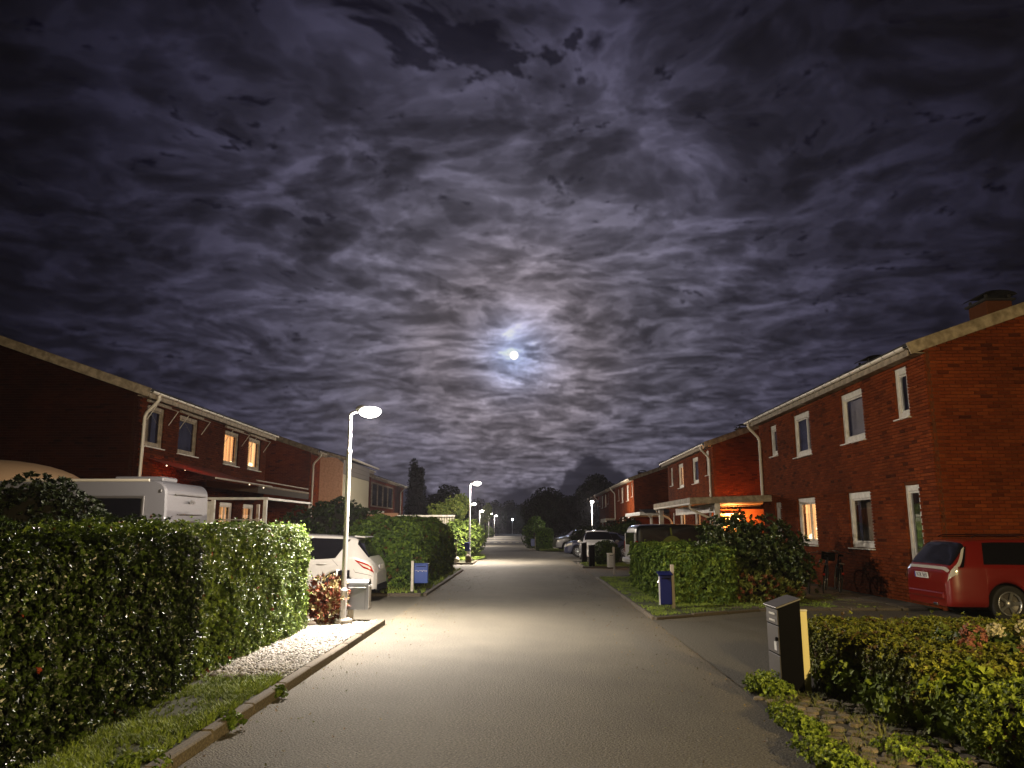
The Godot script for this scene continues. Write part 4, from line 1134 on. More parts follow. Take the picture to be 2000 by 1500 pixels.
	mb = MB.new(); mb.box(Vector3(1.4, 1.75, -0.4), Vector3(2.4, 0.42, 0.06), 0.012); part("grey_panel", mb, M.galvanised_dull, sc)
	mb = MB.new(); mb.box(Vector3(1.65, 2.44, -2.6), Vector3(3.35, 0.05, 5.0)); part("roof", mb, M.roofing, sc)
	for q in [[0.1, -0.1], [3.2, -5.0], [0.1, -5.0]]:
		mb = MB.new(); mb.box(Vector3(q[0], 1.18, q[1]), Vector3(0.12, 2.36, 0.12), 0.01); part("post", mb, M.white_paint, sc)

# ---------------------------------------------------------------- plants
var bump := FastNoiseLite.new()
const GREEN := [Color(0.020, 0.040, 0.008), Color(0.085, 0.125, 0.022)]

func leaf_xf(p: Vector3, nrm: Vector3, s: float, wild := 0.55) -> Transform3D:
	var up := (nrm + Vector3(rr(-1, 1), rr(-0.6, 1.2), rr(-1, 1)) * wild).normalized()
	var ax := up.cross(Vector3(rr(-1, 1), rr(-1, 1), rr(-1, 1))).normalized()
	if ax.length() < 0.5: ax = up.cross(Vector3.RIGHT).normalized()
	return Transform3D(Basis(ax, up, ax.cross(up)).scaled_local(Vector3.ONE * s), p)
func tone(pal: Array, accent: Color, share: float) -> Color:
	if share > 0.0 and rng.randf() < share: return accent
	var t := rng.randf()
	var c: Color = (pal[0] as Color).lerp(pal[1], t * t)
	c *= rr(0.8, 1.2)
	return Color(c.r * 1.22, c.g * 1.42, c.b)

# clipped hedge: a rounded box of leaves over dark branches
func hedge(label: String, lo: Vector3, hi: Vector3, n: int, s: float, r: float, opt := {}) -> Node3D:
	var c := (lo + hi) * 0.5; c.y = 0
	var o := thing("hedge", label, "hedge", c)
	var pal: Array = opt.get("pal", GREEN)
	var a := lo - c; var b := hi - c
	var mb := MB.new()
	var ins := 0.16 + s
	mb.box((a + b) * 0.5 - Vector3(0, 0.5 * ins, 0), b - a - Vector3(2 * ins, ins, 2 * ins), 0.5 * r)
	part("branches", mb, M.branch, o)
	var sz := b - a
	var areas := [sz.y * sz.z * opt.get("fx0", 1.0), sz.y * sz.z * opt.get("fx1", 1.0), sz.y * sz.x * 0.4, sz.y * sz.x, sz.x * sz.z * 0.9]
	var tot := 0.0
	for q in areas: tot += q
	var xf := []; var cs := []
	for i in n:
		var t := rng.randf() * tot
		var k := 0
		while k < 4 and t > areas[k]:
			t -= areas[k]; k += 1
		var p := Vector3(rr(a.x, b.x), rr(a.y, b.y), rr(a.z, b.z))
		match k:
			0: p.x = a.x
			1: p.x = b.x
			2: p.z = a.z
			3: p.z = b.z
			4: p.y = b.y
		var rv := Vector3(minf(r, sz.x * 0.49), r, minf(r, sz.z * 0.49))
		var q := Vector3(clampf(p.x, a.x + rv.x, b.x - rv.x), minf(p.y, b.y - rv.y), clampf(p.z, a.z + rv.z, b.z - rv.z))
		var d := p - q
		var nrm := d.normalized() if d.length() > 1e-4 else Vector3.UP
		p = q + nrm * (r if d.length() > r * 0.5 else d.length())
		var w := c + p
		var v := bump.get_noise_3d(w.x * 1.3, w.y * 1.3, w.z * 1.3)
		var v2 := bump.get_noise_3d(w.x * 4.0, w.y * 4.0, w.z * 4.0)
		if v2 < -0.24 and rng.randf() < opt.get("gappy", 0.55): continue
		p += nrm * (v * opt.get("lump", 0.11) + v2 * 0.05 - pow(rng.randf(), 2.0) * 0.20 + (0.10 * rng.randf() if rng.randf() < opt.get("shoots", 0.04) else 0.0))
		if p.y < 0.03: continue
		xf.append(leaf_xf(p, nrm, s * rr(0.75, 1.25)))
		cs.append(tone(pal, opt.get("accent", Color(0.16, 0.03, 0.02)), opt.get("share", 0.0)))
	copies("foliage", MESH[opt.get("mesh", "sprig")], M[opt.get("mat", "leaf")], xf, cs, o)
	return o

# shrub or crown: leaves through a few overlapping blobs [x, y, z, radius x, radius y, radius z]
func blobs_of(o: Node3D, blobs: Array, n: int, s: float, opt := {}) -> void:
	var pal: Array = opt.get("pal", GREEN)
	var tot := 0.0
	for b in blobs: tot += b[3] * b[4] + b[4] * b[5]
	var xf := []; var cs := []
	var core := MB.new()
	for b in blobs:
		var kf: float = opt.get("core", 0.62)
		if kf > 0.0: core.ball(Vector3(b[0], b[1], b[2]), Vector3(b[3], b[4], b[5]) * kf, 12, 8)
		var m := int(n * (b[3] * b[4] + b[4] * b[5]) / tot)
		for i in m:
			var d := Vector3(rng.randfn(), rng.randfn(), rng.randfn()).normalized()
			var sh := 1.0 - pow(rng.randf(), 1.6) * 0.42
			var p := Vector3(b[0] + d.x * b[3] * sh, b[1] + d.y * b[4] * sh, b[2] + d.z * b[5] * sh)
			var w: Vector3 = o.position + p
			var f: float = opt.get("rough_freq", 1.2)
			var v := bump.get_noise_3d(w.x * f, w.y * f, w.z * f)
			if v < -0.20 and rng.randf() < opt.get("gappy", 0.6): continue
			p += d * (v * opt.get("lump", 0.25))
			if p.y < 0.04: continue
			xf.append(leaf_xf(p, d, s * rr(0.7, 1.3), 0.7))
			cs.append(tone(pal, opt.get("accent", Color(0.16, 0.03, 0.02)), opt.get("share", 0.0)))
	if core.v.size(): part("branches", core, M.branch, o)
	copies(opt.get("called", "foliage"), MESH[opt.get("mesh", "sprig")], M[opt.get("mat", "leaf")], xf, cs, o)
func stems(o: Node3D, n: int, spread: float, h: float, r: float, m: Material) -> void:
	for i in n:
		var a := TAU * i / n + rr(-0.4, 0.4)
		var d := Vector3(cos(a), 0, sin(a)) * spread
		var mb := MB.new()
		mb.tube([Vector3(d.x * 0.15, -0.02, d.z * 0.15), Vector3(d.x * 0.4, h * 0.4, d.z * 0.4), Vector3(d.x, h, d.z)], [r, r * 0.75, r * 0.3], 6)
		part("stem", mb, m, o)
func shrub(nm: String, label: String, at: Vector3, blobs: Array, n: int, s: float, opt := {}, cat := "shrub") -> Node3D:
	var o := thing(nm, label, cat, at)
	var h := 0.0
	for b in blobs: h = maxf(h, b[1])
	stems(o, opt.get("stems", 4), opt.get("spread", 0.3), h * 0.9, opt.get("stem_r", 0.018), M.bark)
	blobs_of(o, blobs, n, s, opt)
	return o
func tree(label: String, at: Vector3, h: float, blobs: Array, n: int, s: float, opt := {}) -> Node3D:
	var o := thing(opt.get("name", "tree"), label, "tree", at)
	var mb := MB.new()
	var r := h * 0.028
	mb.tube([Vector3(0, -0.05, 0), Vector3(0.05, h * 0.3, 0.04), Vector3(0, h * 0.6, 0), Vector3(0.05, h * 0.92, 0)], [r * 1.3, r, r * 0.65, r * 0.15], 9)
	for b in blobs:
		var y0: float = clampf(b[1] - 0.25 * h, h * 0.15, h * 0.7)
		mb.tube([Vector3(0, y0, 0), Vector3(b[0] * 0.5, lerpf(y0, b[1], 0.6), b[2] * 0.5), Vector3(b[0], b[1] + b[4] * 0.3, b[2])], [r * 0.5, r * 0.35, r * 0.1], 6)
	part("trunk", mb, M.bark, o)
	opt["called"] = "crown"
	blobs_of(o, blobs, n, s, opt)
	return o

func greenery() -> void:
	bump.seed = 4; bump.noise_type = FastNoiseLite.TYPE_SIMPLEX_SMOOTH; bump.frequency = 1.0; bump.fractal_octaves = 2
	var near := [Color(0.003, 0.006, 0.001), Color(0.038, 0.056, 0.009)]  # leaf colours darkened to stand for shade away from the lamp
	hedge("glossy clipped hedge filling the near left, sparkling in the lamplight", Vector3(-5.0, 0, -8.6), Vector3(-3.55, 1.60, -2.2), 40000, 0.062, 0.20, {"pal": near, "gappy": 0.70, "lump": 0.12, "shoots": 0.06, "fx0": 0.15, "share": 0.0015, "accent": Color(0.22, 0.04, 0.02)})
	hedge("left hedge end, leaves coloured brighter for lamplight, beside the white hatchback and lamp", Vector3(-5.7, 0, -13.55), Vector3(-3.72, 1.74, -8.3), 40000, 0.056, 0.28, {"pal": [Color(0.040, 0.062, 0.010), Color(0.170, 0.205, 0.040)], "gappy": 0.45, "lump": 0.10, "shoots": 0.06, "fx0": 0.2, "share": 0.005, "accent": Color(0.20, 0.035, 0.02)})  # same hedge continued, lamplight put into the leaf colours
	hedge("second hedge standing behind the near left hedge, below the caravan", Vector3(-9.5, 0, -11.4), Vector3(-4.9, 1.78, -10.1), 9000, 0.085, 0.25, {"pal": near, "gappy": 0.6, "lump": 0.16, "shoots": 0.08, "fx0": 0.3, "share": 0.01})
	shrub("bush", "tall dark bush at the left edge in front of the caravan", Vector3(-7.9, 0, -12.4), [[0, 1.45, 0, 1.2, 1.1, 0.8], [-1.3, 1.45, 0, 1.2, 1.12, 0.8], [0.6, 1.25, 0.1, 0.75, 1.05, 0.7]], 9000, 0.10, {"pal": [Color(0.004, 0.007, 0.002), Color(0.016, 0.021, 0.005)], "mat": "leaf_matt", "lump": 0.12, "core": 0.85})
	hedge("rounded dense hedge behind the blue letter box on the left", Vector3(-5.3, 0, -31.5), Vector3(-2.98, 1.98, -21.9), 20000, 0.115, 0.75, {"pal": [Color(0.022, 0.040, 0.008), Color(0.095, 0.125, 0.022)], "gappy": 0.45, "lump": 0.16, "share": 0.05, "accent": Color(0.075, 0.040, 0.012), "mat": "leaf_matt", "fx0": 0.2})
	shrub("bush", "tall black shrub behind the white hatchback", Vector3(-6.1, 0, -24.6), [[0, 1.3, 0, 1.2, 1.25, 0.9], [-1.0, 1.2, 0.1, 0.9, 1.2, 0.8], [0.9, 1.15, 0, 0.9, 1.15, 0.8], [0.2, 2.0, 0, 0.8, 0.6, 0.6]], 6000, 0.13, {"pal": [Color(0.010, 0.016, 0.005), Color(0.03, 0.04, 0.012)], "lump": 0.2, "core": 0.8, "mat": "leaf_matt"})
	shrub("bush", "low dark shrub against the brick gable on the left", Vector3(-9.2, 0, -27.5), [[0, 0.9, 0, 1.3, 0.85, 0.8], [-0.9, 1.0, 0, 0.8, 1.0, 0.7]], 2500, 0.12, {"pal": [Color(0.012, 0.02, 0.006), Color(0.04, 0.05, 0.012)], "mat": "leaf_matt", "core": 0.8})
	# right
	hedge("square trimmed hedge behind the blue post box on the right lawn", Vector3(3.15, 0, -24.2), Vector3(4.75, 1.23, -17.9), 20000, 0.105, 0.22, {"pal": [Color(0.030, 0.050, 0.008), Color(0.120, 0.145, 0.025)], "gappy": 0.5, "lump": 0.13, "mat": "leaf_matt", "fx1": 0.2})
	shrub("bush", "large dark rose bush climbing towards the orange porch glow", Vector3(5.42, 0, -19.6), [[-0.15, 1.22, 0, 0.85, 0.80, 0.8], [0.65, 1.12, -0.1, 0.72, 0.75, 0.75], [-0.65, 1.0, 0.1, 0.55, 0.9, 0.7], [0.95, 0.7, 0.2, 0.5, 0.6, 0.6], [0.3, 0.6, 0.35, 0.9, 0.55, 0.6]], 7500, 0.12, {"pal": [Color(0.010, 0.017, 0.005), Color(0.045, 0.055, 0.015)], "lump": 0.45, "rough_freq": 1.9, "core": 0.5, "stems": 7, "spread": 0.8, "gappy": 0.85})
	shrub("fern_clump", "reddish green fern-like plant at the foot of the large dark bush", Vector3(5.35, 0, -18.35), [[0, 0.35, 0, 0.7, 0.35, 0.5], [0.55, 0.25, -0.2, 0.4, 0.25, 0.4]], 900, 0.17, {"pal": [Color(0.05, 0.055, 0.012), Color(0.13, 0.12, 0.03)], "mesh": "spray", "mat": "leaf_matt", "core": 0.4, "share": 0.15, "accent": Color(0.14, 0.05, 0.02)}, "plant")
	shrub("round_shrub", "dark ball-clipped shrub between the black pillars and the van", Vector3(3.6, 0, -36.0), [[0, 0.58, 0, 0.62, 0.58, 0.6]], 2600, 0.09, {"lump": 0.03, "gappy": 0.2, "core": 0.85, "pal": [Color(0.012, 0.022, 0.006), Color(0.05, 0.07, 0.014)], "mat": "leaf_matt"})
	hedge("far trimmed hedge on the right before the black trees", Vector3(0.75, 0, -63.5), Vector3(1.95, 1.62, -61.0), 4500, 0.13, 0.2, {"mat": "leaf_matt"})
	shrub("bush", "lit bush at the right bend of the street beyond the far hedge", Vector3(0.45, 0, -66.5), [[0, 1.1, 0, 0.8, 1.2, 0.9], [0.3, 1.8, -0.5, 0.7, 0.9, 0.8]], 1800, 0.17, {"mat": "leaf_matt"})
	shrub("bush", "black bushes hiding the far silver car on the right", Vector3(4.6, 0, -58.6), [[0, 0.9, 0, 1.5, 0.9, 0.8], [1.6, 1.0, 0, 1.4, 1.0, 0.9], [3.0, 1.2, -0.5, 1.2, 1.3, 0.9]], 3500, 0.16, {"pal": [Color(0.008, 0.012, 0.004), Color(0.02, 0.03, 0.01)], "mat": "leaf_matt", "core": 0.8})
	shrub("bush", "dim shrub in front of the third right house, above the dark car", Vector3(6.9, 0, -52.5), [[0, 1.0, 0, 1.1, 1.0, 0.9], [-1.2, 0.9, 0, 0.9, 0.9, 0.8]], 2500, 0.16, {"pal": [Color(0.012, 0.02, 0.006), Color(0.05, 0.06, 0.016)], "mat": "leaf_matt"})
	# by the second lamp and further along the left side
	shrub("bush", "pale lit shrub at the foot of the second lamp post", Vector3(-3.75, 0, -43.2), [[0, 1.0, 0, 0.75, 1.0, 0.7], [0.5, 1.25, -0.6, 0.75, 0.9, 0.7], [-0.4, 1.3, -0.5, 0.6, 0.85, 0.6]], 4200, 0.13, {"pal": [Color(0.05, 0.07, 0.016), Color(0.16, 0.185, 0.05)], "lump": 0.3, "rough_freq": 2.0, "mat": "leaf_matt", "core": 0.45, "stems": 8, "spread": 0.5})
	shrub("bush", "reddish shrub beyond the second lamp on the left", Vector3(-4.35, 0, -60.0), [[0, 1.1, 0, 0.7, 1.15, 0.8], [-0.6, 1.0, -1.0, 0.9, 1.0, 0.8]], 2600, 0.15, {"pal": [Color(0.06, 0.05, 0.018), Color(0.14, 0.11, 0.04)], "share": 0.3, "accent": Color(0.16, 0.035, 0.02), "mat": "leaf_matt"})
	shrub("bush", "bright green shrub just before the red shrub on the left", Vector3(-4.1, 0, -52.5), [[0, 1.0, 0, 0.7, 1.05, 0.8], [0.4, 0.8, -1.0, 0.7, 0.85, 0.8]], 2600, 0.14, {"pal": [Color(0.05, 0.07, 0.016), Color(0.15, 0.17, 0.04)], "mat": "leaf_matt"})
	tree("small pale tree lit by the second lamp on the left", Vector3(-4.6, 0, -47.5), 3.6, [[0, 2.6, 0, 0.75, 0.8, 0.7], [0.6, 3.0, -0.1, 0.45, 0.6, 0.5], [-0.7, 2.5, 0, 0.7, 0.6, 0.6]], 2400, 0.15, {"pal": [Color(0.06, 0.08, 0.018), Color(0.20, 0.20, 0.06)], "mat": "leaf_matt", "core": 0.0, "gappy": 0.8, "lump": 0.4})
	tree("slim birch lit by the farthest lamps on the left", Vector3(-6.6, 0, -122.0), 5.4, [[0, 3.6, 0, 0.9, 1.2, 0.9], [0.3, 4.6, 0, 0.6, 0.8, 0.6]], 1200, 0.25, {"pal": [Color(0.08, 0.10, 0.03), Color(0.22, 0.24, 0.08)], "mat": "leaf_matt", "core": 0.0, "gappy": 0.8})
	for q in [["low bushes beside the fourth lamp on the left", -7.2, -96.0, 1.3], ["grey green bushes near the fifth lamp on the left", -7.6, -112.0, 1.7], ["farthest low bushes at the end of the left verge", -7.4, -134.0, 1.9]]:
		shrub("bush", q[0], Vector3(q[1], 0, q[2]), [[0, q[3] * 0.55, 0, 1.4, q[3] * 0.6, 1.6], [-1.4, q[3] * 0.7, -1.5, 1.3, q[3] * 0.75, 1.6], [0.5, q[3] * 0.45, -2.5, 1.1, q[3] * 0.5, 1.2]], 1800, 0.24, {"pal": [Color(0.04, 0.06, 0.015), Color(0.13, 0.15, 0.05)], "mat": "leaf_matt"})
	# trees against the sky
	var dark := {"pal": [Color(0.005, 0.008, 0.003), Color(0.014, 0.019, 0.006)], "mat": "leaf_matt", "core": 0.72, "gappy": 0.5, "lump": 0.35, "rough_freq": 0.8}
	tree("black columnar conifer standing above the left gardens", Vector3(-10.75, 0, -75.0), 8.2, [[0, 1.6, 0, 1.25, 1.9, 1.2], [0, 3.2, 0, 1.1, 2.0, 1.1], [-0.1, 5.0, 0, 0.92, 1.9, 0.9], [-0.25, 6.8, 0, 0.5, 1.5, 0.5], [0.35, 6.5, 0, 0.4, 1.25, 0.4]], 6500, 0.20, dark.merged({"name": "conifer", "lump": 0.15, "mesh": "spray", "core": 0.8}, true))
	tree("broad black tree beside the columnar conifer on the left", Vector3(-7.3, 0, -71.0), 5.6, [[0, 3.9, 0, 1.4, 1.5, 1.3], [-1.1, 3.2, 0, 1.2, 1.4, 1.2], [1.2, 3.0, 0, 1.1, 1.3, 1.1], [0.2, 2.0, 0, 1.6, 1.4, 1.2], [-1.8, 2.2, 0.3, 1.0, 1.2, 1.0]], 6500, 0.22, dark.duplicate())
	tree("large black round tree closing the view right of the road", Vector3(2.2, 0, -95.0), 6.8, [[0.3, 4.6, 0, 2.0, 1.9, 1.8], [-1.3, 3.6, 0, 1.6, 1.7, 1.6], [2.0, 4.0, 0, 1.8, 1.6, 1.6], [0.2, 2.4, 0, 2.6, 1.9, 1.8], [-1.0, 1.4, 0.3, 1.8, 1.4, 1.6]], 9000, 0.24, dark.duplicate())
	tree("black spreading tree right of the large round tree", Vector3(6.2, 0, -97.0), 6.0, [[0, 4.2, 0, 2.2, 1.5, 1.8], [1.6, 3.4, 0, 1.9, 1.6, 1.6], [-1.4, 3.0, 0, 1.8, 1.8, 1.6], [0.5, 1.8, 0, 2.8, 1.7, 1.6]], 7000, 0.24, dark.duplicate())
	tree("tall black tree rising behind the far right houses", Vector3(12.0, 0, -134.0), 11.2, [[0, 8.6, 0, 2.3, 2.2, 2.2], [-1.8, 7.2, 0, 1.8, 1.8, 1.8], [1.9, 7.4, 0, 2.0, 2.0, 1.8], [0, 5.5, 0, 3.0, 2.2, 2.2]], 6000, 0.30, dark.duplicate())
	for q in [[-9.0, -215.0, 9.2, "first black tree of the far row at the street's end"], [-5.0, -225.0, 9.8, "second black tree of the far row, above the far light"], [-1.6, -218.0, 8.4, "third black tree of the far row, right of the far light"], [-14.5, -230.0, 10.5, "black tree at the left end of the far row"], [2.4, -226.0, 9.6, "black tree at the right end of the far row"]]:
		var h: float = q[2]
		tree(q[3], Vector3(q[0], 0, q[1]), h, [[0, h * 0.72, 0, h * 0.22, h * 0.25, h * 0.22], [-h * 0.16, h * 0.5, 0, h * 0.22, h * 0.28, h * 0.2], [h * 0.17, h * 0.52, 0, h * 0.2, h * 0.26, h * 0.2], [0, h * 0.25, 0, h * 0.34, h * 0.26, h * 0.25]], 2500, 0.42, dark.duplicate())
	var wd := MB.new()
	var pts := PackedVector2Array()
	var woods := Node3D.new(); woods.name = "treeline"; add_child(woods, true)
	woods.set_meta("kind", "stuff"); woods.set_meta("label", "far-off black woods along the horizon")
	var xf := []; var cs := []
	for i in 9000:
		var a := rr(-1.3, 1.3); var d := rr(250, 330)
		var top := 7.5 + 4.5 * bump.get_noise_2d(a * 14.0, 2.0) + 1.5 * bump.get_noise_2d(a * 60.0, 5.0)
		xf.append(leaf_xf(Vector3(sin(a) * d, rng.randf() * top, -cos(a) * d), Vector3.UP, rr(1.4, 2.6), 1.0))
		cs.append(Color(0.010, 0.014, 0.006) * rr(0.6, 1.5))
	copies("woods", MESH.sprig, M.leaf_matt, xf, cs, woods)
	for i in 90:
		var a := -1.35 + i * 0.03
		var top := 5.6 + 4.5 * bump.get_noise_2d(a * 14.0, 2.0)
		wd.ball(Vector3(sin(a) * 300, top * 0.4, -cos(a) * 300), Vector3(6.5, top * 0.6, 6.5), 8, 6)
	part("woods_mass", wd, M.branch, woods).set_meta("kind", "stuff")
	# added tree outside the view, put in to keep lamplight off the left gable
	tree("added unseen tree beside the near left hedge, put in to block lamplight", Vector3(-10.5, 0, -4.0), 7.5, [[0, 5.0, 0, 2.0, 1.8, 2.0], [-1.5, 4.0, 0.6, 1.8, 1.7, 1.7], [1.2, 3.8, -0.8, 1.7, 1.7, 1.7], [0, 2.8, 0, 2.4, 1.6, 2.2]], 5000, 0.24, dark.duplicate())

# ---------------------------------------------------------------- lamps, letter boxes, small things
func street_lamp(label: String, at: Vector3, turn: float, energy: float, h := 3.82, tint := Color(1.0, 0.94, 0.87), beam := 1.0) -> Node3D:
	# arm points along +x of the lamp
	var o := thing("street_lamp", label, "street lamp", at, turn, "street lamps along the street")
	var mb := MB.new()
	mb.lathe([Vector2(0, -0.05), Vector2(0.17, -0.05), Vector2(0.17, 0.09), Vector2(0.14, 0.115), Vector2(0.0, 0.115)], 20)
	part("footing", mb, M.concrete, o)
	mb = MB.new()
	mb.lathe([Vector2(0.064, 0.06), Vector2(0.064, 0.60), Vector2(0.060, 0.615), Vector2(0.049, 0.63), Vector2(0.046, 0.65), Vector2(0.042, 3.02), Vector2(0.047, 3.03), Vector2(0.047, 3.09), Vector2(0.034, 3.10), Vector2(0.032, h - 0.06)], 18)
	var pole := part("pole", mb, M.galvanised_dull, o)
	mb = MB.new()
	mb.lathe([Vector2(0.066, 0.56), Vector2(0.071, 0.565), Vector2(0.071, 0.60), Vector2(0.066, 0.605)], 18)
	part("collar", mb, M.galvanised_dull, pole)
	mb = MB.new(); mb.box(Vector3(0.0, 0.35, 0.066), Vector3(0.055, 0.18, 0.008), 0.003)
	part("hatch", mb, M.galvanised_dull, pole)
	mb = MB.new()
	mb.tube([Vector3(0, h - 0.10, 0), Vector3(0, h - 0.01, 0), Vector3(0.03, h + 0.03, 0), Vector3(0.09, h + 0.05, 0), Vector3(0.17, h + 0.065, 0)], [0.036, 0.036, 0.032, 0.026, 0.024], 12)
	part("arm", mb, M.galvanised_dull, o)
	# head: a small lid over a full glowing bowl
	mb = MB.new()
	mb.ball(Vector3(0.21, h + 0.10, 0), Vector3(0.12, 0.075, 0.10), 16, 8)
	var head := part("lamp_head", mb, M.galvanised_dull, o)
	mb = MB.new()
	var rows := []
	for i in 15:
		var f := -PI * 0.5 + PI * i / 14.0
		var row := []
		for s in 25:
			var a := -TAU * s / 24
			var taper := 1.0 - 0.20 * cos(a)
			row.append(Vector3(0.36 + cos(f) * cos(a) * 0.205, h + 0.060 + sin(f) * (0.12 if f < 0 else 0.085), cos(f) * sin(a) * 0.135 * taper))
		rows.append(row)
	mb.grid(rows)
	part("lamp_lens", mb, M.street_lens, head)
	var sp := SpotLight3D.new()
	sp.name = "lamp_beam"; sp.position = Vector3(0.36, h + 0.03, 0); sp.rotation.x = -PI / 2
	sp.light_energy = energy * 2.3 * beam; sp.light_color = tint; sp.spot_angle = 62.0; sp.spot_angle_attenuation = 1.0; sp.light_size = 0.05; sp.spot_range = 40.0; sp.spot_attenuation = 2.0; sp.shadow_enabled = true
	o.add_child(sp, true)
	omni("lamp_light", Vector3(0.36, h + 0.015, 0), energy, tint, 0.05, o)
	return o

func letter_box(label: String, at: Vector3, turn: float, post: Vector3, post_h: float, size: Vector3, y: float, m: Material, pm: Material, group := "letter boxes on posts") -> Node3D:
	var o := thing("letter_box", label, "letter box", at, turn, group)
	var mb := MB.new(); mb.box(Vector3(post.x, post_h * 0.5 - 0.03, post.z), Vector3(0.075, post_h + 0.06, 0.06), 0.008); part("post", mb, pm, o)
	mb = MB.new(); mb.box(Vector3(0, y + size.y * 0.5, 0), size, 0.015); part("box", mb, m, o)
	mb = MB.new(); mb.box(Vector3(0, y + size.y * 0.985, 0.008), Vector3(size.x + 0.02, 0.03, size.z + 0.03), 0.008); part("lid", mb, m, o)
	mb = MB.new(); mb.box(Vector3(0, y + size.y * 0.86, size.z * 0.5 + 0.003), Vector3(size.x * 0.72, 0.018, 0.006), 0.002); part("slot", mb, M.black_plastic, o)
	return o

func street_things() -> void:
	street_lamp("nearest street lamp on its tall grey pole in the white pebbles", Vector3(-3.26, 0.06, -14.0), 0.0, 68.0, 3.74)
	street_lamp("second street lamp, standing on the grassy island on the left", Vector3(-2.98, 0.05, -40.3), 0.0, 72.0, 3.9)
	street_lamp("third street lamp with its pole hidden behind the second", Vector3(-5.5, 0.0, -75.0), 0.0, 28.0, 3.9)
	street_lamp("fourth street lamp on the left, right of the second lamp's pole", Vector3(-6.5, 0.0, -106.0), 0.0, 55.0, 3.9)
	street_lamp("fifth street lamp on the left, before the slim birch", Vector3(-6.35, 0.0, -128.0), 0.0, 55.0, 3.9)
	street_lamp("farthest street lamp on the left, behind the slim birch", Vector3(-6.4, 0.0, -151.0), 0.0, 60.0, 3.9)
	street_lamp("lone street lamp on the right with its arm towards the camera", Vector3(5.5, 0.0, -66.4), -PI / 2, 42.0, 3.85)
	street_lamp("street lamp behind the camera on the right, outside the picture", Vector3(6.3, 0.0, 2.2), PI, 150.0, 3.82, Color(1.0, 0.87, 0.60), 0.12)
	# far white light at the end of the street
	var fl := thing("far_lamp", "single bright white light far away at the end of the street", "lamp", Vector3(-4.0, 0, -208.0))
	var mb := MB.new(); mb.tube([Vector3(0, -0.1, 0), Vector3(0, 3.7, 0)], 0.06, 8); part("pole", mb, M.galvanised_dull, fl)
	mb = MB.new(); mb.ball(Vector3(0, 3.85, 0), Vector3.ONE * 0.24, 14, 10); part("lamp_globe", mb, M.distant_lens, fl)
	omni("lamp_light", Vector3(0, 3.85, 0), 30.0, Color(0.9, 0.95, 1.0), 0.2, fl)
	# left letter boxes
	var lb := letter_box("blue metal letter box on a pale post before the rounded hedge", Vector3(-2.87, 0, -21.3), 0.0, Vector3(-0.24, 0, 0.02), 0.86, Vector3(0.37, 0.52, 0.16), 0.27, M.mail_blue, M.white_paint)
	mb = MB.new()
	for i in 9: mb.box(Vector3(-0.15 + i * 0.037, 0.60 + 0.012 * sin(i * 2.3), 0.0815), Vector3(0.026, 0.010 + 0.006 * (i % 3), 0.003), 0.0)
	part("faded_lettering", mb, M.white_paint, lb)
	# round-topped steel box by the near lamp
	var sb := thing("letter_box", "round-topped brushed steel letter box beside the nearest lamp post", "letter box", Vector3(-3.06, -0.12, -14.35), 0.0, "letter boxes on posts")
	mb = MB.new()
	var prof := []
	for i in 13:
		var a := PI * i / 12.0
		prof.append(Vector2(cos(a) * 0.13, 0.86 + sin(a) * 0.09))
	prof.append(Vector2(-0.13, 0.42)); prof.append(Vector2(0.13, 0.42)); prof.append(prof[0])
	for k in prof.size() - 1:
		var p: Vector2 = prof[k]; var q: Vector2 = prof[k + 1]
		mb.quad(Vector3(-0.25, p.y, p.x), Vector3(0.19, p.y, p.x), Vector3(0.19, q.y, q.x), Vector3(-0.25, q.y, q.x))
	for s in [[0.19, true], [-0.25, false]]:
		for k in prof.size() - 1:
			var p: Vector2 = prof[k]; var q: Vector2 = prof[k + 1]
			var c := Vector3(s[0], 0.64, 0.0)
			if s[1]: mb.tri(c, Vector3(s[0], q.y, q.x), Vector3(s[0], p.y, p.x))
			else: mb.tri(c, Vector3(s[0], p.y, p.x), Vector3(s[0], q.y, q.x))
	part("box", mb, M.galvanised, sb)
	mb = MB.new(); mb.box(Vector3(0.14, 0.64, 0.133), Vector3(0.012, 0.44, 0.006), 0.002); part("seam", mb, M.dark_grey_metal, sb)
	mb = MB.new(); mb.box(Vector3(-0.02, 0.80, 0.134), Vector3(0.34, 0.014, 0.008), 0.003); part("slot_rim", mb, M.chrome, sb)
	mb = MB.new(); mb.box(Vector3(0.196, 0.64, 0.0), Vector3(0.012, 0.40, 0.22), 0.004); part("door_plate", mb, M.galvanised_dull, sb)
	mb = MB.new(); mb.box(Vector3(-0.14, 0.20, 0), Vector3(0.09, 0.45, 0.08), 0.008); part("post", mb, M.grey_wood, sb)
	var db := thing("notice_box", "small dark box with a pale frame behind the nearest lamp pole", "box", Vector3(-3.45, -0.15, -14.5), 0.0)
	mb = MB.new(); mb.box(Vector3(0.06, 0.99, 0), Vector3(0.2, 0.27, 0.10), 0.01); part("box", mb, M.black_plastic, db)
	mb = MB.new(); mb.box(Vector3(-0.06, 0.70, -0.02), Vector3(0.045, 0.86, 0.045), 0.006); part("post", mb, M.white_paint, db)
	mb = MB.new(); mb.tube([Vector3(0.0, 0.30, -0.02), Vector3(0.0, 0.0, -0.02)], 0.02, 8); part("foot", mb, M.grey_wood, db)
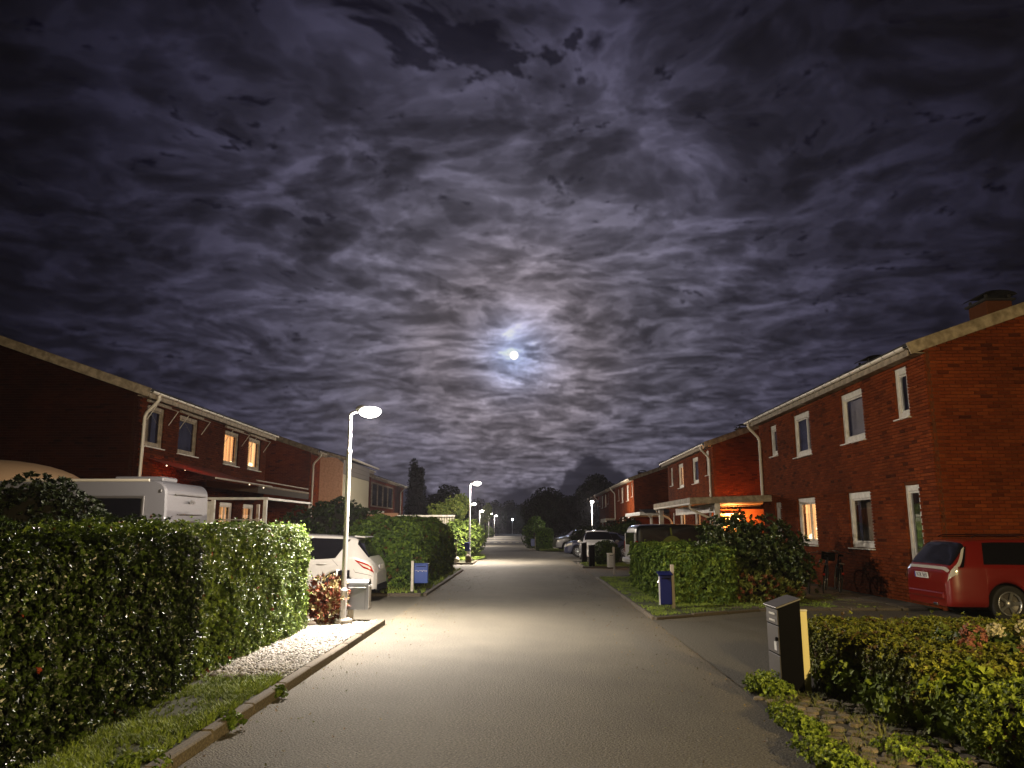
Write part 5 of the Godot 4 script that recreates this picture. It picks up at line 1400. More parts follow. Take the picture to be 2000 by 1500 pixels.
	# red and yellow leaved bush at the foot of the lamp
	shrub("spotted_bush", "small bush with red and yellow leaves at the foot of the nearest lamp", Vector3(-3.62, 0.05, -14.15), [[0, 0.48, 0, 0.30, 0.28, 0.26], [0.08, 0.28, 0.04, 0.27, 0.25, 0.24], [-0.1, 0.3, -0.02, 0.25, 0.24, 0.22]], 520, 0.15, {"pal": [Color(0.07, 0.013, 0.008), Color(0.14, 0.030, 0.016)], "share": 0.40, "accent": Color(0.24, 0.20, 0.10), "mesh": "spray", "mat": "leaf_matt", "core": 0.0, "stems": 9, "spread": 0.2, "stem_r": 0.008, "gappy": 0.3})
	mb = MB.new(); mb.ball(Vector3.ZERO, Vector3(0.13, 0.07, 0.1), 10, 7)
	var rk := part(numbered("stone"), mb, M.bark, self); rk.position = Vector3(-3.75, 0.1, -13.7)
	tag(rk, "dark round stone on the pebbles beside the red leaved bush", "stone")
	# things round the second lamp
	mb = MB.new(); mb.ball(Vector3.ZERO, Vector3(0.20, 0.20, 0.20), 16, 12, -0.4)
	var gs := part(numbered("garden_globe"), mb, M.white_paint, self); gs.position = Vector3(-3.52, 0.14, -38.7)
	tag(gs, "white ball ornament lying near the foot of the second lamp", "ornament")
	mb = MB.new(); mb.ball(Vector3.ZERO, Vector3(0.17, 0.24, 0.16), 9, 7)
	var bl := part(numbered("boulder"), mb, M.kerb, self); bl.position = Vector3(-2.9, 0.22, -38.5)
	tag(bl, "grey boulder standing in front of the second lamp post", "boulder")
	letter_box("dark navy letter box fixed low beside the second lamp pole", Vector3(-3.06, 0.05, -39.9), 0.0, Vector3(0, 0, -0.1), 0.9, Vector3(0.26, 0.42, 0.2), 0.52, M.mail_navy, M.grey_wood)
	var th := thing("wire_post", "thin pale post with a cap at the corner of the rounded hedge", "post", Vector3(-3.38, 0, -37.2))
	mb = MB.new(); mb.tube([Vector3(0, 0, 0), Vector3(0, 1.02, 0)], 0.025, 7); part("post", mb, M.grey_wood, th)
	mb = MB.new(); mb.box(Vector3(0, 1.04, 0), Vector3(0.10, 0.05, 0.10), 0.01); part("cap", mb, M.white_paint, th)
	# further left
	var far := letter_box("far dark letter box on the left by the third lamp", Vector3(-5.4, 0, -72.0), 0.0, Vector3(0, 0, -0.1), 1.0, Vector3(0.35, 0.55, 0.25), 0.5, M.black_plastic, M.grey_wood)
	var fp := thing("flower_pot", "far terracotta pot with a pale plant on the left verge", "flower pot", Vector3(-6.15, 0, -98.0))
	mb = MB.new(); mb.lathe([Vector2(0, 0), Vector2(0.28, 0), Vector2(0.42, 0.5), Vector2(0.46, 0.52), Vector2(0.46, 0.6), Vector2(0.38, 0.6), Vector2(0.0, 0.55)], 14); part("pot", mb, M.terracotta, fp)
	blobs_of(fp, [[0, 0.8, 0, 0.5, 0.35, 0.5]], 120, 0.3, {"pal": [Color(0.10, 0.11, 0.07), Color(0.25, 0.25, 0.18)], "mat": "leaf_matt", "core": 0.5})
	# right side boxes
	var rb := letter_box("tall navy letter box on a grey post on the right lawn", Vector3(2.92, 0.05, -16.85), 0.0, Vector3(0.165, 0, -0.06), 0.92, Vector3(0.25, 0.62, 0.17), 0.10, M.mail_navy, M.grey_wood)
	mb = MB.new(); mb.box(Vector3(-0.02, 0.745, 0.075), Vector3(0.31, 0.02, 0.30), 0.006, Basis(Vector3.RIGHT, 0.18)); part("sloping_lid", mb, M.mail_navy, rb)
	mb = MB.new(); mb.box(Vector3(-0.128, 0.38, 0.0), Vector3(0.008, 0.58, 0.15), 0.002); part("side_plate", mb, M.galvanised_dull, rb)
	mb = MB.new(); mb.tube([Vector3(-0.134, 0.60, 0.02), Vector3(-0.16, 0.55, 0.02)], 0.018, 8); part("lock", mb, M.chrome, rb)
	var sm := letter_box("small whitish letter box on a pale post before the van", Vector3(3.15, 0, -30.0), 0.35, Vector3(0.15, 0, 0.0), 1.02, Vector3(0.20, 0.52, 0.2), 0.26, M.white_paint, M.grey_wood)
	for q in [[2.83, -34.75, 0.93, "nearer of two black post pillars by the round shrub"], [2.78, -38.6, 0.95, "farther of two black post pillars, against the white car"]]:
		var bp := thing("parcel_pillar", q[3], "letter box", Vector3(q[0], 0.05, q[1]), 0.0, "two black letter pillars")
		mb = MB.new(); mb.box(Vector3(0, q[2] * 0.5, 0), Vector3(0.24, q[2], 0.42), 0.012); part("box", mb, M.black_plastic, bp)
		mb = MB.new(); mb.box(Vector3(0, q[2] + 0.01, 0), Vector3(0.28, 0.03, 0.46), 0.008, Basis(Vector3(0, 0, 1), 0.14)); part("lid", mb, M.dark_grey_metal, bp)
	letter_box("far blue letter box at the right bend of the street", Vector3(0.42, 0, -62.0), 0.0, Vector3(0.2, 0, 0.0), 1.0, Vector3(0.3, 0.55, 0.25), 0.3, M.mail_blue, M.grey_wood)
	bicycles()

func bicycle(label: String, at: Vector3, turn: float, lean: float, fr: Material) -> void:
	var o := thing("bicycle", label, "bicycle", at, turn, "bicycles leaning by the first right house")
	o.rotation = Vector3(lean, turn, 0)
	var wx := Transform3D(Basis(Vector3.RIGHT, PI / 2), Vector3.ZERO)
	for s in [-0.53, 0.53]:
		var mb := MB.new(); var pts := []
		for k in 29:
			var a := TAU * k / 28.0
			pts.append(Vector3(s + cos(a) * 0.335, 0.345 + sin(a) * 0.335, 0))
		mb.tube(pts, 0.018, 6, false)
		var w := part("wheel", mb, M.rubber, o)
		mb = MB.new(); pts = []
		for k in 29:
			var a := TAU * k / 28.0
			pts.append(Vector3(s + cos(a) * 0.312, 0.345 + sin(a) * 0.312, 0))
		mb.tube(pts, 0.009, 5, false)
		part("rim", mb, M.alloy, w)
		mb = MB.new()
		for k in 12:
			var a := TAU * k / 12.0
			mb.tube([Vector3(s, 0.345, 0), Vector3(s + cos(a) * 0.31, 0.345 + sin(a) * 0.31, 0)], 0.0022, 3, false)
		part("spokes", mb, M.chrome, w)
	var mb := MB.new()
	var bb := Vector3(-0.05, 0.30, 0); var st := Vector3(-0.20, 0.86, 0); var hd := Vector3(0.36, 0.84, 0); var ra := Vector3(-0.53, 0.345, 0); var fa := Vector3(0.53, 0.345, 0)
	for e in [[bb, st], [bb, hd], [st + Vector3(0.03, -0.12, 0), hd], [ra, bb], [ra, st], [hd + Vector3(-0.02, 0.1, 0), fa]]:
		mb.tube(e, 0.016, 7)
	part("frame", mb, fr, o)
	mb = MB.new(); mb.ball(Vector3(-0.22, 0.96, 0), Vector3(0.14, 0.035, 0.075), 10, 6); part("saddle", mb, M.black_plastic, o)
	mb = MB.new(); mb.tube([Vector3(0.22, 1.03, -0.28), Vector3(0.34, 1.05, -0.12), Vector3(0.35, 1.02, 0), Vector3(0.34, 1.05, 0.12), Vector3(0.22, 1.03, 0.28)], 0.012, 7); part("handlebar", mb, M.chrome, o)
	mb = MB.new(); var arc := []
	for k in 9:
		var a := PI * 0.15 + PI * 0.75 * k / 8.0
		arc.append(Vector3(-0.53 + cos(a) * 0.375, 0.345 + sin(a) * 0.375, 0))
	mb.tube(arc, 0.02, 5); part("mudguard", mb, M.black_plastic, o)
	mb = MB.new(); mb.box(Vector3(-0.89, 0.52, 0), Vector3(0.025, 0.06, 0.06), 0.01); part("reflector", mb, M.tail_red, o)
	mb = MB.new(); mb.box(Vector3(-0.55, 0.76, 0), Vector3(0.34, 0.02, 0.12), 0.006); part("luggage_rack", mb, M.dark_grey_metal, o)
	if label.contains("basket"):
		mb = MB.new(); mb.box(Vector3(0.55, 0.93, 0), Vector3(0.26, 0.22, 0.34), 0.02); part("basket", mb, M.black_plastic, o)

func bicycles() -> void:
	bicycle("dark bicycle nearest the bush, in the row by the right house", Vector3(7.35, 0.06, -20.9), 1.25, 0.10, M.black_plastic)
	bicycle("dark bicycle with a front basket in the middle of the row", Vector3(7.85, 0.06, -21.1), 1.15, 0.12, M.car_blue)
	bicycle("dark bicycle nearest the ground-floor window by the right house", Vector3(8.3, 0.06, -21.4), 1.3, 0.13, M.black_plastic)

# ---------------------------------------------------------------- vehicles
# Bodies are lofted: x runs forward, y up; section parameter s goes from +1 (right sill) over 0 (roof centre) to -1 (left sill).
func sec(d: Dictionary, x: float, s: float) -> Vector3:
	var t := 1.0 - absf(s)
	var yt := ev(d.top, x); var yb: float = d.sill
	var ys := minf(ev(d.belt, x), yt - 0.02)
	for w in d.wheels:
		var dx := absf(x - w)
		if dx < d.arch: yb = maxf(yb, d.wr + sqrt(d.arch * d.arch - dx * dx) - 0.01)
	yb = minf(yb + 0.9 * maxf(0.0, ev(d.get("lift", [Vector2(-9, 0), Vector2(9, 0)]), x)), ys - 0.05)
	var wb := ev(d.wide, x); var wr := minf(ev(d.roofw, x), wb)
	var h := yt - ys
	var P := [Vector2(0.0, 0), Vector2(0.06, 0), Vector2(0.20, 0), Vector2(0.40, 0), Vector2(0.45, 0), Vector2(0.72, 0), Vector2(0.80, 0), Vector2(0.90, 0), Vector2(1.0, 0)]
	var hw := [wb * 0.93, wb * 0.985, wb * 1.0, wb * 0.985, wb * 0.965, wr, wr * 0.90, wr * 0.5, 0.0]
	var hy := [yb, lerpf(yb, ys, 0.08), lerpf(yb, ys, 0.45), lerpf(yb, ys, 0.93), ys, ys + h * 0.86, ys + h * 0.955, ys + h * 0.99, yt]
	for i in 8:
		if t <= P[i + 1].x or i == 7:
			var f: float = clampf((t - P[i].x) / (P[i + 1].x - P[i].x), 0, 1)
			return Vector3(x, lerpf(hy[i], hy[i + 1], f), signf(s) * lerpf(hw[i], hw[i + 1], f))
	return Vector3.ZERO
func sec_n(d: Dictionary, x: float, s: float) -> Vector3:
	var a := sec(d, x + 0.02, s) - sec(d, x - 0.02, s); var b := sec(d, x, clampf(s + 0.02, -1, 1)) - sec(d, x, clampf(s - 0.02, -1, 1))
	return a.cross(b).normalized() * (1.0) if a.cross(b).dot(Vector3(0, 0.3, signf(s))) > 0 else -a.cross(b).normalized()
# a piece that follows the body a little proud of it: corners [x at s0, x at s1] of its rear and front edge
func cpatch(d: Dictionary, xa: Array, xb: Array, s0: float, s1: float, off: float, nx := 8, ns := 8) -> MB:
	var rows := []
	for i in nx + 1:
		var row := []
		for j in ns + 1:
			var g := float(j) / ns
			var s := lerpf(s0, s1, g)
			var x := lerpf(lerpf(xa[0], xa[1], g), lerpf(xb[0], xb[1], g), float(i) / nx)
			row.append(sec(d, x, s) + sec_n(d, x, s) * off)
		rows.append(row)
	var mb := MB.new()
	mb.grid(rows, true)
	return mb
func wheel(o: Node3D, x: float, z: float, r: float, spokes: int) -> void:
	var sd := signf(z)
	var xf := Transform3D(Basis(Vector3.RIGHT, PI / 2 * sd), Vector3(x, r, z))
	var mb := MB.new()
	mb.lathe([Vector2(r * 0.62, -0.10), Vector2(r * 0.93, -0.105), Vector2(r, -0.08), Vector2(r, 0.08), Vector2(r * 0.93, 0.105), Vector2(r * 0.68, 0.10), Vector2(r * 0.64, 0.06)], 28, xf)
	var w := part("wheel", mb, M.rubber, o)
	mb = MB.new()
	mb.lathe([Vector2(r * 0.68, 0.095), Vector2(r * 0.66, 0.105), Vector2(r * 0.62, 0.095), Vector2(r * 0.60, 0.02), Vector2(0.05, 0.01), Vector2(0.0, 0.01)], 28, xf)
	part("rim", mb, M.dark_grey_metal, w)
	mb = MB.new()
	for k in spokes:
		var a := TAU * k / spokes
		mb.box(xf * Vector3(cos(a) * r * 0.34, 0.07, sin(a) * r * 0.34), Vector3(r * 0.62, 0.035, r * 0.16), 0.012, xf.basis * Basis(Vector3.UP, -a))
	mb.lathe([Vector2(0.075, 0.04), Vector2(0.07, 0.095), Vector2(0.0, 0.10)], 14, xf)
	mb.lathe([Vector2(r * 0.67, 0.08), Vector2(r * 0.665, 0.108), Vector2(r * 0.60, 0.10), Vector2(r * 0.59, 0.06)], 28, xf)
	part("spokes", mb, M.alloy, w)
func plate(o: Node3D, at: Vector3, turn: float, text: String, tilt := 0.0) -> void:
	var mb := MB.new(); mb.box(Vector3.ZERO, Vector3(0.52, 0.115, 0.012), 0.004)
	var p := part("number_plate", mb, M.plate, o)
	p.position = at; p.rotation = Vector3(tilt, turn, 0)
	mb = MB.new(); mb.box(Vector3(-0.238, 0, 0.0075), Vector3(0.04, 0.108, 0.003)); part("blue_band", mb, M.eu_blue, p)
	if text:
		var t := TextMesh.new()
		t.text = text; t.font_size = 16; t.pixel_size = 0.0068; t.depth = 0.002
		var f := SystemFont.new(); f.font_names = PackedStringArray(["Droid Sans"]); t.font = f
		var m := MeshInstance3D.new()
		m.name = "lettering"; m.mesh = t; m.material_override = M.ink
		p.add_child(m, true); m.position = Vector3(0.02, 0, 0.0085)

func body(o: Node3D, d: Dictionary, paint: Material) -> void:
	var xs := []
	var n := 70
	for i in n + 1: xs.append(lerpf(d.x0, d.x1, float(i) / n))
	for w in d.wheels:
		for e in [-1.0, 1.0]:
			for q in [0.999, 0.985, 0.95, 0.88]: xs.append(w + e * d.arch * q)
	for e in [0.006, 0.02, 0.04]: xs.append(d.x0 + e); xs.append(d.x1 - e)
	xs.sort()
	var rows := []
	for x in xs:
		var row := []
		for j in 49: row.append(sec(d, x, 1.0 - j / 24.0))
		rows.append(row)
	var mb := MB.new()
	mb.grid(rows, true)
	for e in [0, rows.size() - 1]:
		var r: Array = rows[e]
		var c := Vector3(xs[e], (r[0].y + r[24].y) * 0.5, 0)
		for j in 48:
			if e == 0: mb.tri(c, r[j], r[j + 1])
			else: mb.tri(c, r[j + 1], r[j])
		if e == 0: mb.tri(c, r[48], r[0])
		else: mb.tri(c, r[0], r[48])
	part("body", mb, paint, o)
	mb = MB.new()
	mb.box(Vector3((d.x0 + d.x1) * 0.5, d.sill + 0.16, 0), Vector3(d.x1 - d.x0 - 0.5, 0.42, ev(d.wide, 0.0) * 1.56), 0.04)
	part("underbody", mb, M.black_plastic, o)
	for w in d.wheels:
		for s in [-1.0, 1.0]: wheel(o, w, s * (ev(d.wide, w) - 0.115), d.wr, d.spokes)

func cars() -> void:
	# white hatchback on the left drive, tail to the street
	var o := thing("parked_car", "white hatchback parked tail-first on the left drive behind the lamp post", "car", Vector3(-5.78, 0, -19.45), PI)
	var d := {"x0": -2.18, "x1": 2.18, "sill": 0.24, "wheels": [-1.28, 1.36], "arch": 0.385, "wr": 0.345, "spokes": 5,
		"top": V2([-2.18, 0.70, -2.165, 0.80, -2.10, 0.93, -2.02, 1.02, -1.95, 1.10, -1.78, 1.33, -1.66, 1.49, -1.5, 1.535, -1.0, 1.575, -0.3, 1.60, 0.3, 1.575, 0.8, 1.38, 1.25, 1.10, 1.7, 1.0, 2.02, 0.88, 2.18, 0.62]),
		"belt": V2([-2.18, 0.66, -2.1, 0.86, -1.9, 0.99, -1.6, 1.07, -1.3, 1.02, -0.8, 0.985, 1.1, 0.95, 1.6, 0.93, 2.0, 0.8, 2.18, 0.58]),
		"wide": V2([-2.18, 0.66, -2.14, 0.76, -2.05, 0.84, -1.7, 0.895, -1.0, 0.90, 1.3, 0.90, 1.9, 0.84, 2.18, 0.62]),
		"roofw": V2([-2.18, 0.5, -2.05, 0.68, -1.8, 0.62, -1.5, 0.60, 0.2, 0.61, 0.9, 0.68, 1.3, 0.76, 1.9, 0.70, 2.18, 0.5]),
		"lift": V2([-2.18, 0.06, -1.9, 0.0, 9, 0])}
	body(o, d, M.car_white)
	part("rear_window", cpatch(d, [-1.985, -1.985], [-1.70, -1.70], 0.32, -0.32, 0.006, 8, 20), M.dark_glass, o)
	for s in [1.0, -1.0]:
		part("side_window", _ord(d, [-1.22, -1.52], [-0.66, -0.60], 0.54 * s, 0.285 * s, 0.006), M.dark_glass, o)
		part("side_window", _ord(d, [-0.60, -0.55], [0.75, 0.35], 0.54 * s, 0.285 * s, 0.006), M.dark_glass, o)
		part("window_pillar", _ord(d, [-0.66, -0.62], [-0.60, -0.54], 0.54 * s, 0.285 * s, 0.007, 2), M.black_plastic, o)
		var tl := part("tail_light", _ord(d, [-2.125, -2.07], [-1.90, -1.68], 0.675 * s, 0.605 * s, 0.012, 10), M.tail_red, o)
		part("clear_lens", _ord(d, [-2.07, -2.04], [-1.90, -1.78], 0.655 * s, 0.625 * s, 0.020, 6), M.lens_clear, tl)
		part("door_seam", _ord(d, [-1.30, -1.14], [-1.292, -1.132], 0.80 * s, 0.55 * s, 0.003, 1), M.black_plastic, o)
		part("bumper_seam", _ord(d, [-2.1, -2.1], [-1.66, -1.66], 0.752 * s, 0.745 * s, 0.003), M.dark_grey_metal, o)
		var hd := MB.new(); hd.tube([Vector3(-1.02, 0.895, 0.895 * s), Vector3(-0.94, 0.90, 0.925 * s), Vector3(-0.84, 0.902, 0.925 * s), Vector3(-0.78, 0.90, 0.895 * s)], 0.014, 7)
		part("door_handle", hd, M.car_white, o)
		part("lower_trim", _ord(d, [-2.16, -2.16], [2.1, 2.1], 1.0 * s, 0.955 * s, 0.012, 60), M.black_plastic, o)
	part("windscreen", cpatch(d, [0.52, 0.52], [1.2, 1.2], 0.30, -0.30, 0.006, 8, 20), M.dark_glass, o)
	var mb := MB.new(); mb.box(Vector3(-1.72, 1.525, 0), Vector3(0.26, 0.035, 1.12), 0.015, Basis(Vector3(0, 0, 1), 0.10)); part("spoiler", mb, M.car_white, o)
	mb = MB.new(); mb.box(Vector3(-2.19, 0.33, 0), Vector3(0.05, 0.16, 1.15), 0.02); part("rear_bumper", mb, M.black_plastic, o)
	plate(o, Vector3(-2.165, 0.80, 0), -PI / 2, "", 0.0)
	mb = MB.new(); mb.tube([Vector3(-1.05, 1.56, 0), Vector3(-1.35, 1.78, 0)], 0.006, 5); part("aerial", mb, M.black_plastic, o)
	# red estate on the right drive
	o = thing("parked_car", "red estate car with tall clear tail lights before the right brick gable", "car", Vector3(10.38, 0, -16.02), 0.0)
	d = {"x0": -2.4, "x1": 2.4, "sill": 0.27, "wheels": [-1.32, 1.48], "arch": 0.39, "wr": 0.335, "spokes": 5,
		"top": V2([-2.4, 0.72, -2.385, 0.86, -2.33, 0.98, -2.25, 1.08, -2.08, 1.32, -1.96, 1.47, -1.82, 1.52, -1.2, 1.545, 0.0, 1.53, 0.5, 1.44, 1.25, 1.08, 1.9, 0.96, 2.3, 0.8, 2.4, 0.6]),
		"belt": V2([-2.4, 0.70, -2.36, 0.88, -2.2, 1.0, -1.9, 1.02, 0.8, 0.97, 1.6, 0.92, 2.2, 0.78, 2.4, 0.56]),
		"wide": V2([-2.4, 0.74, -2.36, 0.82, -2.2, 0.89, -1.6, 0.93, 1.3, 0.92, 2.0, 0.85, 2.4, 0.66]),
		"roofw": V2([-2.4, 0.6, -2.25, 0.76, -2.0, 0.70, -1.7, 0.67, 0.2, 0.64, 0.9, 0.72, 1.4, 0.80, 2.4, 0.55])}
	body(o, d, M.car_red)
	part("rear_window", cpatch(d, [-2.285, -2.285], [-1.97, -1.97], 0.31, -0.31, 0.008, 8, 20), M.dark_glass, o)
	for s in [1.0, -1.0]:
		part("side_window", _ord(d, [-1.72, -1.60], [-0.78, -0.74], 0.53 * s, 0.285 * s, 0.006, 10), M.dark_glass, o)
		part("side_window", _ord(d, [-0.70, -0.66], [0.2, 0.14], 0.53 * s, 0.285 * s, 0.006), M.dark_glass, o)
		part("side_window", _ord(d, [0.26, 0.2], [1.0, 0.42], 0.53 * s, 0.285 * s, 0.006), M.dark_glass, o)
		var tl := part("tail_light", _ord(d, [-2.375, -2.31], [-2.22, -2.20], 0.64 * s, 0.545 * s, 0.016, 6), M.lens_clear, o)
		part("upper_lens", _ord(d, [-2.305, -2.03], [-2.17, -1.965], 0.54 * s, 0.30 * s, 0.014, 5), M.lens_clear, tl)
		part("lens_edge", _ord(d, [-2.17, -1.965], [-2.10, -1.93], 0.56 * s, 0.30 * s, 0.010, 3), M.black_plastic, tl)
		var hd := MB.new(); hd.box(Vector3(-0.55, 0.88, 0.925 * s), Vector3(0.2, 0.025, 0.03), 0.01); part("door_handle", hd, M.car_red, o)
	part("chrome_strip", cpatch(d, [-2.352, -2.352], [-2.318, -2.318], 0.52, -0.52, 0.014, 3, 24), M.lens_clear, o)
	part("bumper_seam", cpatch(d, [-2.398, -2.398], [-2.39, -2.39], 0.78, 0.77, 0.004, 1, 2), M.black_plastic, o)
	mb = MB.new(); mb.box(Vector3(-2.41, 0.46, 0), Vector3(0.05, 0.12, 1.35), 0.02); part("rear_bumper", mb, M.car_red, o)
	mb = MB.new(); mb.box(Vector3(-2.40, 0.29, 0.35), Vector3(0.07, 0.05, 0.16), 0.015); part("exhaust", mb, M.chrome, o)
	for s in [-0.62, 0.62]:
		mb = MB.new(); mb.tube([Vector3(-1.75, 1.56, s), Vector3(-1.65, 1.60, s), Vector3(0.0, 1.60, s), Vector3(0.1, 1.55, s)], 0.014, 7); part("roof_rail", mb, M.chrome, o)
	plate(o, Vector3(-2.412, 0.815, -0.12), -PI / 2, "NTK 569", 0.05)
	# black van
	o = thing("parked_van", "black van parked nose-in on the right drive, shiny rear to the street", "van", Vector3(6.65, 0, -32.3), 0.13)
	d = {"x0": -2.45, "x1": 2.5, "sill": 0.28, "wheels": [-1.5, 1.6], "arch": 0.39, "wr": 0.34, "spokes": 5,
		"top": V2([-2.45, 1.50, -2.43, 1.66, -2.36, 1.80, -2.2, 1.86, -1.0, 1.89, 0.3, 1.88, 0.9, 1.80, 1.5, 1.32, 1.75, 1.14, 2.25, 1.0, 2.5, 0.62]),
		"belt": V2([-2.45, 1.06, -2.3, 1.10, 1.5, 1.06, 1.8, 1.0, 2.3, 0.86, 2.5, 0.56]),
		"wide": V2([-2.45, 0.88, -2.36, 0.94, 1.6, 0.95, 2.2, 0.88, 2.5, 0.7]),
		"roofw": V2([-2.45, 0.72, -2.3, 0.80, 0.6, 0.78, 1.6, 0.82, 2.5, 0.6])}
	body(o, d, M.car_black)
	mb = MB.new(); mb.box(Vector3(-2.475, 1.02, 0), Vector3(0.05, 1.0, 1.66), 0.04); part("rear_door", mb, M.car_silver, o)
	mb = MB.new(); mb.box(Vector3(-2.49, 1.30, 0), Vector3(0.03, 0.50, 1.30), 0.015); part("rear_window", mb, M.dark_glass, o)
	mb = MB.new(); mb.box(Vector3(-2.54, 0.44, 0), Vector3(0.18, 0.22, 1.76), 0.05); part("rear_bumper", mb, M.car_silver, o)
	for s in [1.0, -1.0]:
		mb = MB.new(); mb.box(Vector3(-2.46, 0.98, 0.87 * s), Vector3(0.09, 0.5, 0.12), 0.025); part("tail_light", mb, M.tail_red, o)
		part("side_window", _ord(d, [0.42, 0.40], [1.36, 0.85], 0.53 * s, 0.285 * s, 0.006), M.dark_glass, o)
	part("windscreen", cpatch(d, [0.98, 0.98], [1.58, 1.58], 0.30, -0.30, 0.006, 8, 20), M.dark_glass, o)
	plate(o, Vector3(-2.505, 0.66, 0), -PI / 2, "", 0.0)
	# round green emblem with a stem printed on the van's side
	mb = MB.new()
	var em := []
	for i in 25:
		var a := PI * i / 24.0
		em.append(Vector3(-1.05 + cos(a) * 0.46, 0.92 + sin(a) * 0.50, 0.966))
	for i in 24: mb.tri(Vector3(-1.05, 0.92, 0.966), em[i], em[i + 1])
	mb.quad(Vector3(-1.51, 0.72, 0.966), Vector3(-0.59, 0.72, 0.966), Vector3(-0.59, 0.92, 0.966), Vector3(-1.51, 0.92, 0.966))
	mb.quad(Vector3(-1.09, 1.44, 0.962), Vector3(-1.02, 1.44, 0.962), Vector3(-1.04, 1.74, 0.90), Vector3(-1.11, 1.74, 0.90))
	part("green_emblem", mb, mat("emblem_green", lin(0.10, 0.12, 0.012), 0.7), o)
	# white car facing the camera
	o = thing("parked_car", "white car facing the camera behind the black pillars", "car", Vector3(3.75, 0, -42.3), -PI / 2)
	d = {"x0": -2.1, "x1": 2.15, "sill": 0.26, "wheels": [-1.25, 1.35], "arch": 0.38, "wr": 0.32, "spokes": 5,
		"top": V2([-2.1, 0.9, -2.0, 1.1, -1.7, 1.45, -1.4, 1.54, -0.4, 1.60, 0.2, 1.58, 0.65, 1.42, 1.15, 1.10, 1.7, 0.98, 2.0, 0.86, 2.15, 0.62]),
		"belt": V2([-2.1, 0.85, -1.5, 0.98, 1.1, 0.95, 1.6, 0.9, 2.0, 0.78, 2.15, 0.56]),
		"wide": V2([-2.1, 0.7, -1.8, 0.85, 1.3, 0.88, 1.9, 0.80, 2.15, 0.66]),
		"roofw": V2([-2.1, 0.55, -1.6, 0.58, 0.1, 0.60, 0.9, 0.70, 1.3, 0.76, 2.15, 0.55])}
	body(o, d, M.car_white)
	part("windscreen", cpatch(d, [0.42, 0.42], [1.12, 1.12], 0.34, -0.34, 0.006, 8, 20), M.dark_glass, o)
	for s in [1.0, -1.0]:
		part("side_window", _ord(d, [-1.2, -1.1], [0.85, 0.35], 0.53 * s, 0.285 * s, 0.006), M.dark_glass, o)
		part("headlight", _ord(d, [1.86, 1.80], [2.1, 2.03], 0.62 * s, 0.5 * s, 0.012), M.lens_clear, o)
		mb = MB.new(); mb.ball(Vector3(0.72, 1.02, 0.99 * s), Vector3(0.09, 0.08, 0.11), 10, 7); part("door_mirror", mb, M.car_white, o)
		mb = MB.new(); mb.tube([Vector3(-1.3, 1.58, s * 0.56), Vector3(0.1, 1.62, s * 0.56)], 0.016, 6); part("roof_rail", mb, M.dark_grey_metal, o)
	mb = MB.new(); mb.box(Vector3(2.14, 0.62, 0), Vector3(0.06, 0.12, 0.75), 0.02); part("grille", mb, M.black_plastic, o)
	mb = MB.new(); mb.box(Vector3(2.15, 0.38, 0), Vector3(0.06, 0.16, 1.1), 0.02); part("air_intake", mb, M.black_plastic, o)
	plate(o, Vector3(2.185, 0.5, 0), PI / 2, "")
	# dark blue saloon beyond, nose to the street
	o = thing("parked_car", "dark blue saloon seen from its side beyond the white car", "car", Vector3(4.45, 0, -47.6), PI)
	d = {"x0": -2.25, "x1": 2.25, "sill": 0.25, "wheels": [-1.35, 1.42], "arch": 0.38, "wr": 0.335, "spokes": 10,
		"top": V2([-2.25, 0.75, -2.2, 1.0, -1.75, 1.10, -1.2, 1.36, -0.8, 1.46, -0.2, 1.49, 0.3, 1.42, 1.1, 1.02, 1.7, 0.95, 2.1, 0.82, 2.25, 0.58]),
		"belt": V2([-2.25, 0.7, -2.1, 0.92, 1.0, 0.93, 1.6, 0.88, 2.1, 0.75, 2.25, 0.54]),
		"wide": V2([-2.25, 0.7, -2.0, 0.86, 1.4, 0.88, 2.0, 0.80, 2.25, 0.62]),
		"roofw": V2([-2.25, 0.6, -1.7, 0.72, -0.8, 0.56, 0.2, 0.58, 1.0, 0.70, 2.25, 0.5])}
	body(o, d, M.car_blue)
	part("windscreen", cpatch(d, [0.42, 0.42], [1.05, 1.05], 0.30, -0.30, 0.006, 8, 16), M.dark_glass, o)
	part("rear_window", cpatch(d, [-1.65, -1.65], [-1.0, -1.0], 0.30, -0.30, 0.006, 8, 16), M.dark_glass, o)
	for s in [1.0, -1.0]:
		part("side_window", _ord(d, [-1.3, -0.9], [-0.25, -0.22], 0.53 * s, 0.29 * s, 0.006), M.dark_glass, o)
		part("side_window", _ord(d, [-0.2, -0.17], [0.8, 0.2], 0.53 * s, 0.29 * s, 0.006), M.dark_glass, o)
		part("headlight", _ord(d, [1.8, 1.75], [2.18, 2.1], 0.66 * s, 0.55 * s, 0.012), M.lens_clear, o)
	# silver car far back on the right
	o = thing("parked_car", "far silver car half hidden by black bushes on the right", "car", Vector3(4.1, 0, -60.2), PI * 1.06)
	d = {"x0": -2.1, "x1": 2.1, "sill": 0.26, "wheels": [-1.25, 1.3], "arch": 0.38, "wr": 0.32, "spokes": 5,
		"top": V2([-2.1, 0.9, -2.0, 1.15, -1.6, 1.55, -0.4, 1.62, 0.4, 1.56, 1.1, 1.12, 1.7, 1.0, 2.0, 0.86, 2.1, 0.62]),
		"belt": V2([-2.1, 0.85, -1.5, 1.0, 1.1, 0.95, 2.0, 0.78, 2.1, 0.56]),
		"wide": V2([-2.1, 0.7, -1.8, 0.85, 1.3, 0.88, 2.1, 0.66]), "roofw": V2([-2.1, 0.55, -1.6, 0.58, 0.1, 0.60, 0.9, 0.70, 2.1, 0.55])}
	body(o, d, M.car_silver)
